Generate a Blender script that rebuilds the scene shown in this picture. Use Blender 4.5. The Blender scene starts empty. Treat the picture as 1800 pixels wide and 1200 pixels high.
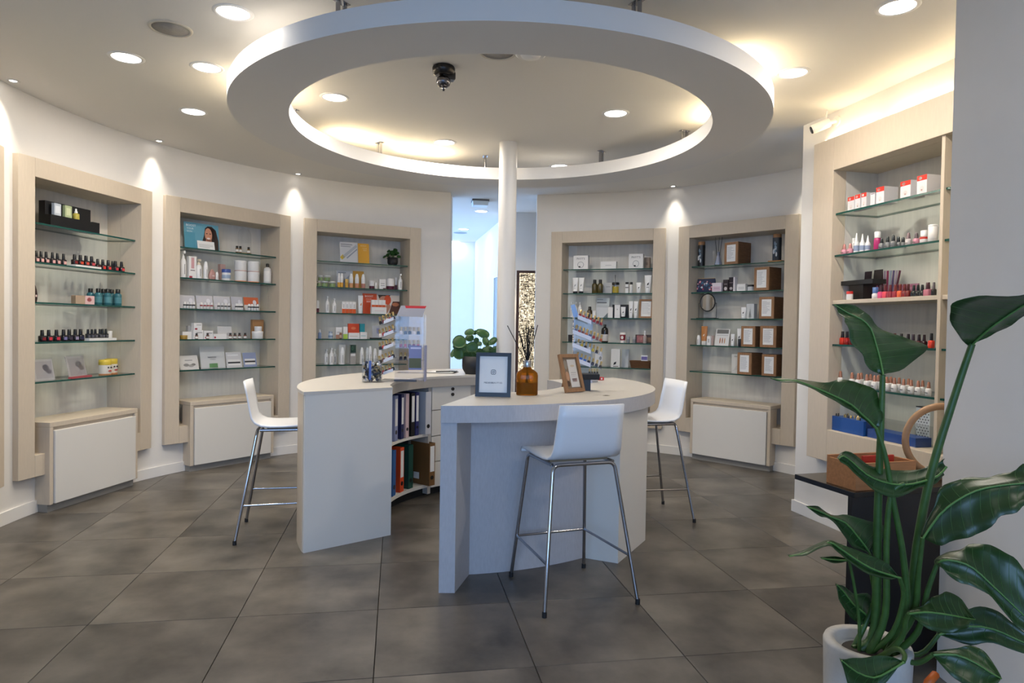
import bpy, math, random
from mathutils import Vector, Matrix
random.seed(7)
PI = math.pi
scene = bpy.context.scene
col = scene.collection
cos, sin, rad = math.cos, math.sin, math.radians

# ---------------------------------------------------------------- camera
H = 1.32                                   # eye height
FPX, PITCH, ROLL = 1189.8, -0.02137, 0.01609
Fv = Vector((0, cos(PITCH), sin(PITCH)))
R0 = Vector((1, 0, 0)); U0 = R0.cross(Fv)
Rv = cos(ROLL) * R0 + sin(ROLL) * U0
Uv = -sin(ROLL) * R0 + cos(ROLL) * U0
cd = bpy.data.cameras.new('camera'); cam = bpy.data.objects.new('camera', cd); col.objects.link(cam)
cd.sensor_width = 36.0; cd.lens = FPX / 1800 * 36; cd.clip_start = .05
cam.matrix_world = Matrix(((Rv.x, Uv.x, -Fv.x, 0), (Rv.y, Uv.y, -Fv.y, 0), (Rv.z, Uv.z, -Fv.z, H), (0, 0, 0, 1)))
scene.camera = cam

# ---------------------------------------------------------------- world, exposure
scene.view_settings.view_transform = 'Standard'
scene.view_settings.look = 'None'
scene.view_settings.gamma = 1.0
scene.view_settings.exposure = 0.0
scene.view_settings.use_curve_mapping = False
w = bpy.data.worlds.new('world'); scene.world = w; w.use_nodes = True
bg = w.node_tree.nodes['Background']
bg.inputs['Color'].default_value = (.35, .58, 1.0, 1); bg.inputs['Strength'].default_value = 8.2

LAMP = 1.0           # overall level of the shop's own lamps
DOWN_W, SPOT_W, TUBE_E = 16.5 * LAMP, 34 * LAMP, 95 * LAMP
NEUTRAL, WARM = (1.0, .92, .82), (1.0, .80, .50)

# ---------------------------------------------------------------- helpers
def lin(h):
    def f(c): return c / 12.92 if c <= .04045 else ((c + .055) / 1.055) ** 2.4
    return tuple(f(int(h[i:i + 2], 16) / 255) for i in (0, 2, 4))
_mats = {}
def M(h, rough=.5, metal=0., spec=.5, key=None):
    k = key or (h, rough, metal, spec)
    if k in _mats: return _mats[k]
    m = bpy.data.materials.new('paint_' + h); m.use_nodes = True
    b = m.node_tree.nodes['Principled BSDF']
    b.inputs['Base Color'].default_value = (*lin(h), 1); b.inputs['Roughness'].default_value = rough
    b.inputs['Metallic'].default_value = metal; b.inputs['Specular IOR Level'].default_value = spec
    _mats[k] = m
    return m
def noisy(name, h, rough=.5, scale=(1, 1, 1), amt=.08, nscale=20., bump=0., coords='Object', detail=4., spec=.5, rand=0., nr=.5):
    if name in _mats: return _mats[name]
    m = bpy.data.materials.new(name); m.use_nodes = True
    nt = m.node_tree; b = nt.nodes['Principled BSDF']; N = nt.nodes.new; Lk = nt.links.new
    tc = N('ShaderNodeTexCoord'); mp = N('ShaderNodeMapping'); mp.inputs['Scale'].default_value = scale
    Lk(tc.outputs[coords], mp.inputs['Vector'])
    nz = N('ShaderNodeTexNoise'); nz.inputs['Scale'].default_value = nscale; nz.inputs['Detail'].default_value = detail; nz.inputs['Roughness'].default_value = nr
    Lk(mp.outputs['Vector'], nz.inputs['Vector'])
    ramp = N('ShaderNodeMapRange'); ramp.inputs['From Min'].default_value = .3; ramp.inputs['From Max'].default_value = .7
    ramp.inputs['To Min'].default_value = 1 - amt; ramp.inputs['To Max'].default_value = 1 + amt
    Lk(nz.outputs['Fac'], ramp.inputs['Value'])
    val = ramp.outputs['Result']
    if rand:
        oi = N('ShaderNodeObjectInfo'); r2 = N('ShaderNodeMapRange')
        r2.inputs['To Min'].default_value = 1 - rand; r2.inputs['To Max'].default_value = 1 + rand
        Lk(oi.outputs['Random'], r2.inputs['Value'])
        mu = N('ShaderNodeMath'); mu.operation = 'MULTIPLY'; Lk(val, mu.inputs[0]); Lk(r2.outputs['Result'], mu.inputs[1]); val = mu.outputs['Value']
        ad = N('ShaderNodeVectorMath'); ad.operation = 'ADD'
        cmb = N('ShaderNodeCombineXYZ'); m3 = N('ShaderNodeMath'); m3.operation = 'MULTIPLY'; m3.inputs[1].default_value = 37.
        Lk(oi.outputs['Random'], m3.inputs[0]); Lk(m3.outputs['Value'], cmb.inputs['X']); Lk(m3.outputs['Value'], cmb.inputs['Y'])
        Lk(tc.outputs[coords], ad.inputs[0]); Lk(cmb.outputs['Vector'], ad.inputs[1]); Lk(ad.outputs['Vector'], mp.inputs['Vector'])
    mx = N('ShaderNodeVectorMath'); mx.operation = 'SCALE'; mx.inputs[0].default_value = lin(h)
    Lk(val, mx.inputs['Scale']); Lk(mx.outputs['Vector'], b.inputs['Base Color'])
    b.inputs['Roughness'].default_value = rough; b.inputs['Specular IOR Level'].default_value = spec
    if bump:
        bp = N('ShaderNodeBump'); bp.inputs['Strength'].default_value = bump; bp.inputs['Distance'].default_value = .002
        Lk(nz.outputs['Fac'], bp.inputs['Height']); Lk(bp.outputs['Normal'], b.inputs['Normal'])
    _mats[name] = m
    return m
def thin_glass(name, tint, gloss=.12):
    if name in _mats: return _mats[name]
    m = bpy.data.materials.new(name); m.use_nodes = True; nt = m.node_tree; nt.nodes.clear(); N = nt.nodes.new
    o = N('ShaderNodeOutputMaterial'); mix = N('ShaderNodeMixShader'); t = N('ShaderNodeBsdfTransparent'); g = N('ShaderNodeBsdfGlossy')
    t.inputs['Color'].default_value = (*tint, 1); g.inputs['Roughness'].default_value = .03
    fr = N('ShaderNodeFresnel'); fr.inputs['IOR'].default_value = 1.45
    ge = N('ShaderNodeNewGeometry'); iv = N('ShaderNodeMath'); iv.operation = 'SUBTRACT'; iv.inputs[0].default_value = 1.; nt.links.new(ge.outputs['Backfacing'], iv.inputs[1])
    mu = N('ShaderNodeMath'); mu.operation = 'MULTIPLY'; nt.links.new(fr.outputs['Fac'], mu.inputs[0]); nt.links.new(iv.outputs['Value'], mu.inputs[1])
    nt.links.new(mu.outputs['Value'], mix.inputs['Fac']); nt.links.new(t.outputs['BSDF'], mix.inputs[1]); nt.links.new(g.outputs['BSDF'], mix.inputs[2])
    nt.links.new(mix.outputs['Shader'], o.inputs['Surface'])
    _mats[name] = m
    return m
def glow(name, color, strength):
    if name in _mats: return _mats[name]
    m = bpy.data.materials.new(name); m.use_nodes = True; b = m.node_tree.nodes['Principled BSDF']
    b.inputs['Base Color'].default_value = (.9, .9, .9, 1)
    b.inputs['Emission Color'].default_value = (*color, 1); b.inputs['Emission Strength'].default_value = strength
    _mats[name] = m
    return m

class MB:
    def __init__(s): s.v = []; s.f = []; s.m = []; s.mats = []; s.smooth = []
    def mi(s, mat):
        if mat not in s.mats: s.mats.append(mat)
        return s.mats.index(mat)
    def add(s, vs, fs, mat, smooth=False):
        o = len(s.v); i = s.mi(mat); s.v += [tuple(x) for x in vs]
        for f in fs: s.f.append([o + k for k in f]); s.m.append(i); s.smooth.append(smooth)
        return s
    def box(s, x0, x1, y0, y1, z0, z1, mat):
        v = [(x0, y0, z0), (x1, y0, z0), (x1, y1, z0), (x0, y1, z0), (x0, y0, z1), (x1, y0, z1), (x1, y1, z1), (x0, y1, z1)]
        return s.add(v, [(0, 3, 2, 1), (4, 5, 6, 7), (0, 1, 5, 4), (1, 2, 6, 5), (2, 3, 7, 6), (3, 0, 4, 7)], mat)
    def prism(s, poly, z0, z1, mat, smooth=False):      # poly counter-clockwise
        n = len(poly)
        v = [(x, y, z0) for x, y in poly] + [(x, y, z1) for x, y in poly]
        s.add(v, [tuple(range(n - 1, -1, -1)), tuple(range(n, 2 * n))], mat)
        return s.add(v, [(i, (i + 1) % n, n + (i + 1) % n, n + i) for i in range(n)], mat, smooth)
    def lathe(s, prof, mat, n=16, c=(0, 0, 0), sx=1., sy=1., smooth=True):   # prof (r, z) from bottom to top
        v = []; f = []
        for r, z in prof:
            for k in range(n):
                a = 2 * PI * k / n; v.append((c[0] + r * cos(a) * sx, c[1] + r * sin(a) * sy, c[2] + z))
        for i in range(len(prof) - 1):
            for k in range(n):
                a, b = i * n + k, i * n + (k + 1) % n; f.append((a, b, b + n, a + n))
        s.add(v, f, mat, smooth)
        L = len(prof) - 1
        caps = []
        if prof[0][0] > 1e-6: caps.append(tuple(range(n - 1, -1, -1)))
        if prof[-1][0] > 1e-6: caps.append(tuple(L * n + k for k in range(n)))
        if caps: s.add(v, caps, mat)
        return s
    def tube(s, pts, r, mat, n=8, close=False):
        pts = [Vector(p) for p in pts]; m = len(pts); v = []; f = []
        rr = r if isinstance(r, (list, tuple)) else [r] * m
        up = None
        for i, p in enumerate(pts):
            if close: d = (pts[(i + 1) % m] - pts[i - 1])
            else: d = (pts[min(i + 1, m - 1)] - pts[max(i - 1, 0)])
            d = d.normalized()
            if up is None:
                up = Vector((0, 0, 1)) if abs(d.z) < .9 else Vector((1, 0, 0))
            a = d.cross(up).normalized(); b = a.cross(d).normalized(); up = b
            for k in range(n):
                t = 2 * PI * k / n; v.append(p + rr[i] * (cos(t) * a + sin(t) * b))
        for i in range(m if close else m - 1):
            for k in range(n):
                a, b = i * n + k, i * n + (k + 1) % n; c, d = ((i + 1) % m) * n + k, ((i + 1) % m) * n + (k + 1) % n
                f.append((a, b, d, c))
        s.add(v, f, mat, True)
        if not close: s.add(v, [tuple(range(n - 1, -1, -1)), tuple((m - 1) * n + k for k in range(n))], mat)
        return s
    def loft(s, rings, mat, smooth=True, caps=True):
        n = len(rings[0]); v = [p for r in rings for p in r]
        s.add(v, [(i * n + k, i * n + (k + 1) % n, (i + 1) * n + (k + 1) % n, (i + 1) * n + k) for i in range(len(rings) - 1) for k in range(n)], mat, smooth)
        if caps: s.add(v, [tuple(range(n - 1, -1, -1)), tuple((len(rings) - 1) * n + k for k in range(n))], mat)
        return s
    def ell(s, cx, cz, rx, rz, y, mat, n=14, t=.0006):   # flat printed ellipse facing -y
        return s.poly([(cx + rx * cos(2 * PI * k / n), cz + rz * sin(2 * PI * k / n)) for k in range(n)], y, mat, t)
    def poly(s, pts, y, mat, t=.0006):                   # flat printed outline facing -y
        n = len(pts)
        v = [(x, y - t, z) for x, z in pts] + [(x, y, z) for x, z in pts]
        return s.add(v, [tuple(range(n)), tuple(range(2 * n - 1, n - 1, -1))] + [(i, n + i, n + (i + 1) % n, (i + 1) % n) for i in range(n)], mat)
    def xf(s, mat4):
        s.v = [tuple(mat4 @ Vector(p)) for p in s.v]; return s
    def mesh(s, name):
        me = bpy.data.meshes.new(name); me.from_pydata(s.v, [], s.f)
        for m in s.mats: me.materials.append(m)
        me.polygons.foreach_set('material_index', s.m); me.polygons.foreach_set('use_smooth', s.smooth); me.update()
        return me

def link(name, data, parent=None, loc=(0, 0, 0), rz=0.):
    o = bpy.data.objects.new(name, data); col.objects.link(o); o.location = loc; o.rotation_euler = (0, 0, rz)
    if parent: o.parent = parent
    return o
def part(name, mb, parent, label=None, bevel=0):
    o = link(name, mb.mesh(name) if isinstance(mb, MB) else mb, parent)
    if label: o['label'] = label
    if bevel:
        b = o.modifiers.new('bevel', 'BEVEL'); b.width = bevel; b.segments = 2; b.limit_method = 'ANGLE'; b.angle_limit = rad(50)
    return o
def tag(o, label, cat, group=None):
    o['label'] = label; o['category'] = cat
    if group: o['group'] = group
    return o
def thing(name, label, cat, loc=(0, 0, 0), rz=0., group=None):
    o = link(name, None, None, loc, rz); o.empty_display_size = .05
    return tag(o, label, cat, group)
def struct(name, mb, parent=None, bevel=0):
    o = part(name, mb, parent, None, bevel)
    if not parent: o['kind'] = 'structure'
    return o
_txt = {}
def text_mb(body, size, mat, depth=.0006, bold=0.):       # flat lettering lying in local xz, facing -y, centred
    k = (body, size)
    if k not in _txt:
        cu = bpy.data.curves.new('lettering', 'FONT'); cu.body = body; cu.size = size; cu.align_x = 'CENTER'; cu.align_y = 'CENTER'; cu.offset = bold; cu.resolution_u = 2
        o = bpy.data.objects.new('lettering', cu); col.objects.link(o)
        dg = bpy.context.evaluated_depsgraph_get(); me = bpy.data.meshes.new_from_object(o.evaluated_get(dg))
        _txt[k] = ([tuple(v.co) for v in me.vertices], [tuple(p.vertices) for p in me.polygons])
        bpy.data.objects.remove(o); bpy.data.curves.remove(cu); bpy.data.meshes.remove(me)
    v, f = _txt[k]
    return [(x, -depth, y) for x, y, z in v], f
def ray(px, py):
    return ((px - 900) / FPX) * Rv - ((py - 600) / FPX) * Uv + Fv
def at(px, py, Y):                       # measured pixel + distance into the room -> point
    d = ray(px, py); t = Y / d.y; return Vector((0, 0, H)) + d * t
def on_z(px, py, z):
    d = ray(px, py); t = (z - H) / d.z; return Vector((0, 0, H)) + d * t
def proj(P):
    d = Vector(P) - Vector((0, 0, H)); k = d.dot(Fv); return 900 + FPX * d.dot(Rv) / k, 600 - FPX * d.dot(Uv) / k

# ---------------------------------------------------------------- materials
WALL = noisy('wall_paint', 'e3dfd9', .75, amt=.012, nscale=6, spec=.3)
CEIL = M('e4e1db', .85, spec=.25)
TAUPE = noisy('taupe_laminate', 'cabca8', .5, amt=.03, nscale=90, scale=(1, 1, .15), spec=.35)
NICHE = noisy('niche_laminate', 'd6d1c9', .55, amt=.045, nscale=40, scale=(1, 1, .08), spec=.35)
DOORW = M('dcd8d0', .45, spec=.4)
LINEN = noisy('linen_laminate', 'b9b8bb', .55, amt=.05, nscale=120, scale=(1, 1, .25), spec=.35)
TOPW = noisy('counter_laminate', 'c8c3bb', .38, amt=.02, nscale=60, spec=.45)
SEATW = M('e9e9ea', .32, spec=.5)
CHROME = M('aeaeb2', .14, 1.)
BLACK = M('0c0c0d', .4); BLACKM = M('151516', .7); WHITE = M('e8e6e2', .5); PAPER = M('ebebe9', .7, spec=.2)
GLASS = thin_glass('shelf_glass', (.90, .955, .935)); GEDGE = M('15493f', .2, spec=.6)
CLEAR = thin_glass('clear_acrylic', (.955, .965, .97)); GOLD = M('b9a272', .28, 1.); ROSEG = M('c48a70', .3, .8)
BASEB = M('e6e3de', .5)
WOODB = noisy('bamboo_wood', 'a9744a', .5, amt=.14, nscale=14, scale=(.6, 6, 6), spec=.3)
WOODF = noisy('frame_wood', '96704f', .5, amt=.16, nscale=16, scale=(5, 5, .8), spec=.3)
WOODC = noisy('crate_wood', '6b4d35', .55, amt=.2, nscale=18, scale=(1, 1, 6), spec=.3)

# ================================================================ the room
ZC = 2.8166
WC, WR = Vector((-.066, 4.517)), 3.18
TH = [rad(a) for a in (170.79, 145.2, 119.37, 69.44, 43.62)]; TH0 = rad(196.4)
FD, FW, FT, FB = 3.073, .631, 2.393, .263          # frame plane distance, half width, top, bottom
FWI, FTI, FBI = .503, 2.266, .41                   # opening
ND = .31                                           # niche depth
def wp(a, r=WR): return (WC.x + r * cos(a), WC.y + r * sin(a))

# floor: dark bed and one slab per tile
T0, TS, TA = Vector((-.49819, 2.50485)), .61777, .16876
tu, tv = Vector((cos(TA), sin(TA))), Vector((-sin(TA), cos(TA)))
GROUT = M('2c2925', .9, spec=.2)
floor = struct('floor', MB().box(-4.2, 4.2, -3.0, 13.2, -.12, -.012, GROUT))
TILE = noisy('stone_tile', '5e5850', .33, amt=.68, nscale=2.4, detail=10., nr=.6, bump=.03, spec=.45, rand=.15)
_e = .0014; _c = .0012; h2 = TS / 2 - _e
tm = MB(); tm.loft([[(-h2, -h2, -.0119), (h2, -h2, -.0119), (h2, h2, -.0119), (-h2, h2, -.0119)], [(-h2, -h2, -.0015), (h2, -h2, -.0015), (h2, h2, -.0015), (-h2, h2, -.0015)],
                    [(-h2 + _c, -h2 + _c, 0), (h2 - _c, -h2 + _c, 0), (h2 - _c, h2 - _c, 0), (-h2 + _c, h2 - _c, 0)]], TILE, smooth=False)
tile_mesh = tm.mesh('tile')
for i in range(-9, 10):
    for j in range(-10, 18):
        c = T0 + tu * ((i + .5) * TS) + tv * ((j + .5) * TS)
        if c.y < -2.6: continue
        rr = (c - WC).length
        ok = rr < WR + .3 or (c.y < 4.2 and -3.1 < c.x < 3.1) or (7 < c.y < 12.4 and -2.6 < c.x < 1.6)
        if not ok: continue
        o = link('tile', tile_mesh, floor, (c.x, c.y, 0), TA + (PI / 2) * random.randrange(4))

ceil = MB().box(-4.2, 4.2, -3.0, 13.2, ZC, ZC + .12, CEIL)
struct('ceiling', ceil)

# curved shop wall, with openings behind the niches and a gap to the corridor
OPEN_L = math.atan2(7.41 - WC.y, -.665 - WC.x); OPEN_R = math.atan2(7.66 - WC.y, .255 - WC.x)
def arc_wall(name, a0, a1):
    mb = MB(); n = max(2, int(abs(a1 - a0) / rad(1.0))); rs = (WR, WR + .14)
    angs = [a0 + (a1 - a0) * k / n for k in range(n + 1)]
    cuts = []
    for t in [TH0] + TH:
        hw = math.asin(.52 / WR)
        if a0 - .3 < t < a1 + .3: cuts.append((t - hw, t + hw)); angs += [t - hw, t + hw]
    angs = sorted(a for a in set(angs) if a0 - 1e-9 <= a <= a1 + 1e-9)
    def blk(b0, b1, z0, z1):
        p = [wp(b0), wp(b0, rs[1]), wp(b1, rs[1]), wp(b1)]
        v = [(x, y, z0) for x, y in p] + [(x, y, z1) for x, y in p]
        mb.add(v, [(0, 3, 7, 4), (1, 5, 6, 2), (0, 4, 5, 1), (3, 2, 6, 7), (4, 7, 6, 5), (0, 1, 2, 3)], WALL)
    for b0, b1 in zip(angs[:-1], angs[1:]):
        if b1 - b0 < 1e-6: continue
        m = (b0 + b1) / 2
        if any(c0 < m < c1 for c0, c1 in cuts): blk(b0, b1, 0, FBI - .02); blk(b0, b1, FTI + .03, ZC)
        else: blk(b0, b1, 0, ZC)
    return struct(name, mb)
A_LEFT = rad(208)
arc_wall('wall_left', OPEN_L, A_LEFT)
arc_wall('wall_back', rad(8), OPEN_R)
xl = wp(A_LEFT)
struct('wall_left_front', MB().box(xl[0] - .14, xl[0], -3.0, xl[1] + .05, 0, ZC, WALL))
# jambs of the corridor opening reach back into it
jl, jr = wp(OPEN_L), wp(OPEN_R)
struct('wall_corridor_left', MB().box(-3.4, jl[0] - .004, jl[1] + .15, jl[1] + .27, 0, ZC, WALL))
struct('wall_corridor_right', MB().box(jr[0] + .004, 2.6, jr[1] + .15, jr[1] + .25, 0, ZC, WALL))
# baseboards
def arc_base(name, a0, a1, skip=True):
    mb = MB(); n = int((a1 - a0) / rad(1.0)) + 1
    for k in range(n):
        b0, b1 = a0 + (a1 - a0) * k / n, a0 + (a1 - a0) * (k + 1) / n
        p = [wp(b0, WR - .014), wp(b0), wp(b1), wp(b1, WR - .014)]
        v = [(x, y, .001) for x, y in p] + [(x, y, .085) for x, y in p]
        mb.add(v, [(0, 3, 7, 4), (0, 4, 5, 1), (3, 2, 6, 7), (4, 7, 6, 5)], BASEB)
    return struct(name, mb)
arc_base('baseboard_left', OPEN_L, A_LEFT); arc_base('baseboard_back', rad(8), OPEN_R)

# corridor beyond the opening: back wall, slanting wall with a door, end wall; daylight comes in from its open left side
CGREY = M('c9c5bf', .7)
struct('wall_corridor_back', MB().box(-.05, 1.9, 8.86, 8.98, 0, ZC, CGREY))
struct('wall_corridor_side', MB().prism([(-.05, 8.86), (.07, 8.88), (-.56, 12.05), (-.68, 12.03)], 0, ZC, WALL))
struct('wall_corridor_end', MB().box(-2.6, -.5, 12.05, 12.17, 0, ZC, WALL))
struct('wall_corridor_far', MB().box(1.8, 1.92, 7.8, 8.9, 0, ZC, WALL))
dn = Vector((-.63, 3.17, 0)).normalized(); dl = Vector((-3.17, -.63, 0)).normalized()
door = struct('door_1', MB().box(0, .86, -.004, .02, .0, 2.02, M('8f9699', .5)))
door.matrix_world = Matrix(((dn.x, -dl.x, 0, -.066 + dn.x * .12), (dn.y, -dl.y, 0, 8.86 + dn.y * .12), (0, 0, 1, .001), (0, 0, 0, 1)))
db = MB(); db.box(-.06, 0, -.022, .01, 0, 2.08, BASEB); db.box(.86, .92, -.022, .01, 0, 2.08, BASEB); db.box(0, .86, -.022, .01, 2.02, 2.08, BASEB)
part('door_frame', db, door)
part('door_handle', MB().tube([(.78, -.012, 1.0), (.78, -.05, 1.0), (.68, -.05, 1.0)], .009, CHROME), door)

# right wall with its recessed unit; local s runs towards the camera along the wall, y into the wall
P6 = Vector((2.095, 4.955, 0)); D6 = Vector((.22, -.9755, 0)).normalized(); PHI6 = math.atan2(D6.y, D6.x)
M6 = Matrix.Translation(P6) @ Matrix.Rotation(PHI6, 4, 'Z')
rw = MB(); L6 = 2.35
rw.box(0, .40, 0, .36, 0, ZC, WALL); rw.box(.40, 1.75, 0, .36, 0, .64, WALL); rw.box(.40, 1.75, 0, .36, 2.42, ZC, WALL); rw.box(1.75, L6, 0, .36, 0, ZC, WALL); rw.box(.4, 1.75, .30, .36, .64, 2.42, WALL)
rw.xf(M6); struct('wall_right', rw)
rb = MB(); rb.box(-.014, L6, -.014, 0, .001, .085, BASEB); rb.box(-.014, 0, 0, .36, .001, .085, BASEB); rb.xf(M6); struct('baseboard_right', rb)
struct('wall_right_return', MB().box(2.42, 3.5, 5.08, 5.2, 0, ZC, WALL))
PY = 2.60; PXW = 1.668                     # entrance wall running from here towards the camera
struct('wall_right_front', MB().box(PXW, 3.1, -3.0, PY, 0, ZC, WALL))
pav = struct('unseen_pavement', MB().box(-14, 14, -22, -3.12, -.14, -.02, M('8a8782', .9)))  # unseen ground outside, added to block sky light coming from below
struct('unseen_wall_front', MB().box(-3.1, 3.1, -3.12, -3.0, 2.7, ZC, WALL).box(-3.1, 3.1, -3.12, -3.0, 0, .9, WALL).box(-3.1, -2.3, -3.12, -3.0, .9, 2.7, WALL).box(1.55, 3.1, -3.12, -3.0, .9, 2.7, WALL))  # unseen, added to limit the daylight; sill and opening sized for that
po = bpy.data.lights.new('daylight_portal', 'AREA'); po.shape = 'RECTANGLE'; po.size = 3.85; po.size_y = 1.8; po.cycles.is_portal = True
pobj = link('daylight_portal', po, None, (-.375, -2.99, 1.8)); pobj.rotation_euler = (rad(90), 0, 0)
po2 = bpy.data.lights.new('corridor_portal', 'AREA'); po2.shape = 'RECTANGLE'; po2.size = 4.0; po2.size_y = 2.8; po2.cycles.is_portal = True
pobj2 = link('corridor_portal', po2, None, (-2.62, 10.0, 1.4)); pobj2.rotation_euler = (rad(90), 0, rad(-90))

# column
struct('column', MB().lathe([(.073, 0), (.073, ZC)], M('dddad5', .5), 32, (-.055, 5.55, 0)))

# ---------------------------------------------------------------- wall units (taupe frames with glass shelves, cabinet below)
SHZ = [1.97, 1.703, 1.432, 1.16, .889]
def unit_mat(t):
    n = (cos(t), sin(t)); return Matrix.Translation((WC.x + n[0] * FD, WC.y + n[1] * FD, 0)) @ Matrix.Rotation(t - PI / 2, 4, 'Z')
UNITS = [unit_mat(t) for t in TH] + [M6]
_um = {}
def wall_unit(t, label):
    root = thing('wall_niche', label, 'display niche', (WC.x + FD * cos(t), WC.y + FD * sin(t), 0), t - PI / 2, 'taupe niches along the curved wall')
    if not _um:
        f = MB(); dep = .19
        f.box(-FW, -FWI, 0, dep, FB, FT, TAUPE); f.box(FWI, FW, 0, dep, FB, FT, TAUPE)
        f.box(-FWI, FWI, 0, dep, FTI, FT, TAUPE); f.box(-FWI, FWI, 0, .10, FB, FBI, TAUPE)
        _um['frame'] = f.mesh('frame')
        l = MB(); l.box(-FWI - .012, -FWI, .19, ND, FBI, FTI + .012, TAUPE); l.box(FWI, FWI + .012, .19, ND, FBI, FTI + .012, TAUPE); l.box(-FWI, FWI, .19, ND, FTI, FTI + .012, TAUPE); l.box(-FWI, FWI, .10, ND, FBI - .014, FBI, TAUPE); _um['niche_lining'] = l.mesh('niche_lining')
        _um['back_panel'] = MB().box(-FWI - .012, FWI + .012, ND, ND + .014, FBI, FTI + .012, NICHE).mesh('back_panel')
        b = MB(); W = .424; y0, y1 = -.037, .095
        b.box(-W, W, y0, ND if 0 else .26, .585, .62, TAUPE)
        b.box(-W, -W + .03, y0, y1, .055, .585, TAUPE); b.box(W - .03, W, y0, y1, .055, .585, TAUPE); b.box(-W + .03, W - .03, y0 + .02, y1, .055, .585, TAUPE)
        _um['cabinet_body'] = b.mesh('cabinet_body')
        _um['cabinet_door'] = MB().box(-W + .036, W - .036, y0 - .012, y0 + .019, .06, .562, DOORW).mesh('cabinet_door')
        _um['plinth'] = MB().box(-W + .012, W - .012, y0 + .03, y1 - .03, .0005, .055, M('9a958c', .5)).mesh('plinth')
        g = MB(); X = FWI - .003; x0, x1, ya, yb, za, zb = -X, X, .052, ND - .004, -.006, .006
        v = [(x0, ya, za), (x1, ya, za), (x1, yb, za), (x0, yb, za), (x0, ya, zb), (x1, ya, zb), (x1, yb, zb), (x0, yb, zb)]
        g.add(v, [(0, 3, 2, 1), (4, 5, 6, 7)], GLASS); g.add(v, [(0, 1, 5, 4), (1, 2, 6, 5), (2, 3, 7, 6), (3, 0, 4, 7)], GEDGE)
        _um['glass_shelf'] = g.mesh('glass_shelf')
    for k in ('frame', 'niche_lining', 'back_panel', 'cabinet_body', 'cabinet_door', 'plinth'): part(k, _um[k], root, bevel=.003 if k in ('frame', 'cabinet_body', 'cabinet_door') else 0)
    for z in SHZ:
        o = link('glass_shelf', _um['glass_shelf'], root, (0, 0, z))
    return root
wall_unit(TH0, 'taupe wall niche cut off by the left edge of the photo')
UN = ['far-left niche', 'left-stool niche', 'left-of-column niche', 'right-of-column niche', 'wooden-crate niche', 'right-wall niche']
wall_unit(TH[0], 'tall taupe wall niche holding rows of dark nail polish at far left')
wall_unit(TH[1], 'tall taupe wall niche behind the left bar stool')
wall_unit(TH[2], 'taupe wall niche with black potted plant, just left of corridor')
wall_unit(TH[3], 'taupe wall niche just right of the white column')
wall_unit(TH[4], 'taupe wall niche with wooden crates along its right side')

# right wall unit
SH6 = [2.103, 1.826, 1.519, 1.234, .965]; S0, S1, SD = .436, 1.72, 1.282
r6 = thing('wall_niche', 'wide taupe niche with divider on right wall below warm cove light', 'display niche', P6, PHI6)
f = MB(); f.box(.232, S0, -.08, .02, .456, 2.612, TAUPE); f.box(S1, 1.95, -.08, .02, .456, 2.612, TAUPE); f.box(S0, S1, -.08, .02, 2.392, 2.612, TAUPE); f.box(S0, S1, -.08, .02, .456, .668, TAUPE)
part('frame', f, r6, bevel=.003)
f = MB(); f.box(S0 - .012, S0, .02, .28, .66, 2.40, NICHE); f.box(S1, S1 + .012, .02, .28, .66, 2.40, NICHE); f.box(S0, S1, .02, .28, 2.392, 2.404, TAUPE); f.box(S0, S1, .02, .28, .654, .668, TAUPE)
part('niche_lining', f, r6)
part('back_panel', MB().box(S0, S1, .268, .28, .668, 2.392, NICHE), r6)
part('divider', MB().box(SD, SD + .022, -.068, .268, .668, 2.392, TAUPE), r6, bevel=.002)
part('wood_shelf', MB().box(S0, SD, -.06, .268, SH6[2] - .013, SH6[2] + .012, TAUPE), r6, bevel=.002)
part('wood_shelf', MB().box(SD + .022, S1, -.06, .268, SH6[2] - .013, SH6[2] + .012, TAUPE), r6, bevel=.002)
for z in (SH6[0], SH6[1], SH6[3], SH6[4]):
    for a, b in ((S0 + .002, SD - .002), (SD + .024, S1 - .002)):
        g = MB(); ya, yb, za, zb = -.055, .265, z - .006, z + .006
        v = [(a, ya, za), (b, ya, za), (b, yb, za), (a, yb, za), (a, ya, zb), (b, ya, zb), (b, yb, zb), (a, yb, zb)]
        g.add(v, [(0, 3, 2, 1), (4, 5, 6, 7)], GLASS); g.add(v, [(0, 1, 5, 4), (1, 2, 6, 5), (2, 3, 7, 6), (3, 0, 4, 7)], GEDGE)
        part('glass_shelf', g, r6)

# ---------------------------------------------------------------- ring hung under the ceiling
RC, RO, RI, RZ0, RZ1 = (-.0889, 4.4918), 1.6722, 1.3334, 2.5813, 2.6805
RM = (RO + RI) / 2
ring = thing('ceiling_ring', 'large white ring hung below the ceiling on chrome posts', 'ceiling ring', (*RC, RZ0))
n = 160; mb = MB()
def circ(r, z): return [(r * cos(2 * PI * k / n), r * sin(2 * PI * k / n), z) for k in range(n)]
rg = [circ(RI, 0), circ(RO, 0), circ(RO, RZ1 - RZ0), circ(RI, RZ1 - RZ0)]
RINGW = M('dedcd9', .6, spec=.3)
for a, b, sm in ((1, 2, True), (2, 3, False), (3, 0, True), (0, 1, False)):
    mb.add(rg[a] + rg[b], [(k, (k + 1) % n, n + (k + 1) % n, n + k) for k in range(n)] if a != 0 else [(k, (k + 1) % n, n + (k + 1) % n, n + k) for k in range(n)], RINGW, sm)
part('ring_body', mb, ring)
pm = MB()
for dx in (-.022, .022): pm.lathe([(.011, RZ1 - RZ0), (.011, ZC - RZ0)], CHROME, 10, (dx, 0, 0))
pm.box(-.04, .04, -.02, .02, ZC - RZ0 - .004, ZC - RZ0 - .0005, CHROME)
pm = pm.mesh('post')
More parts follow.
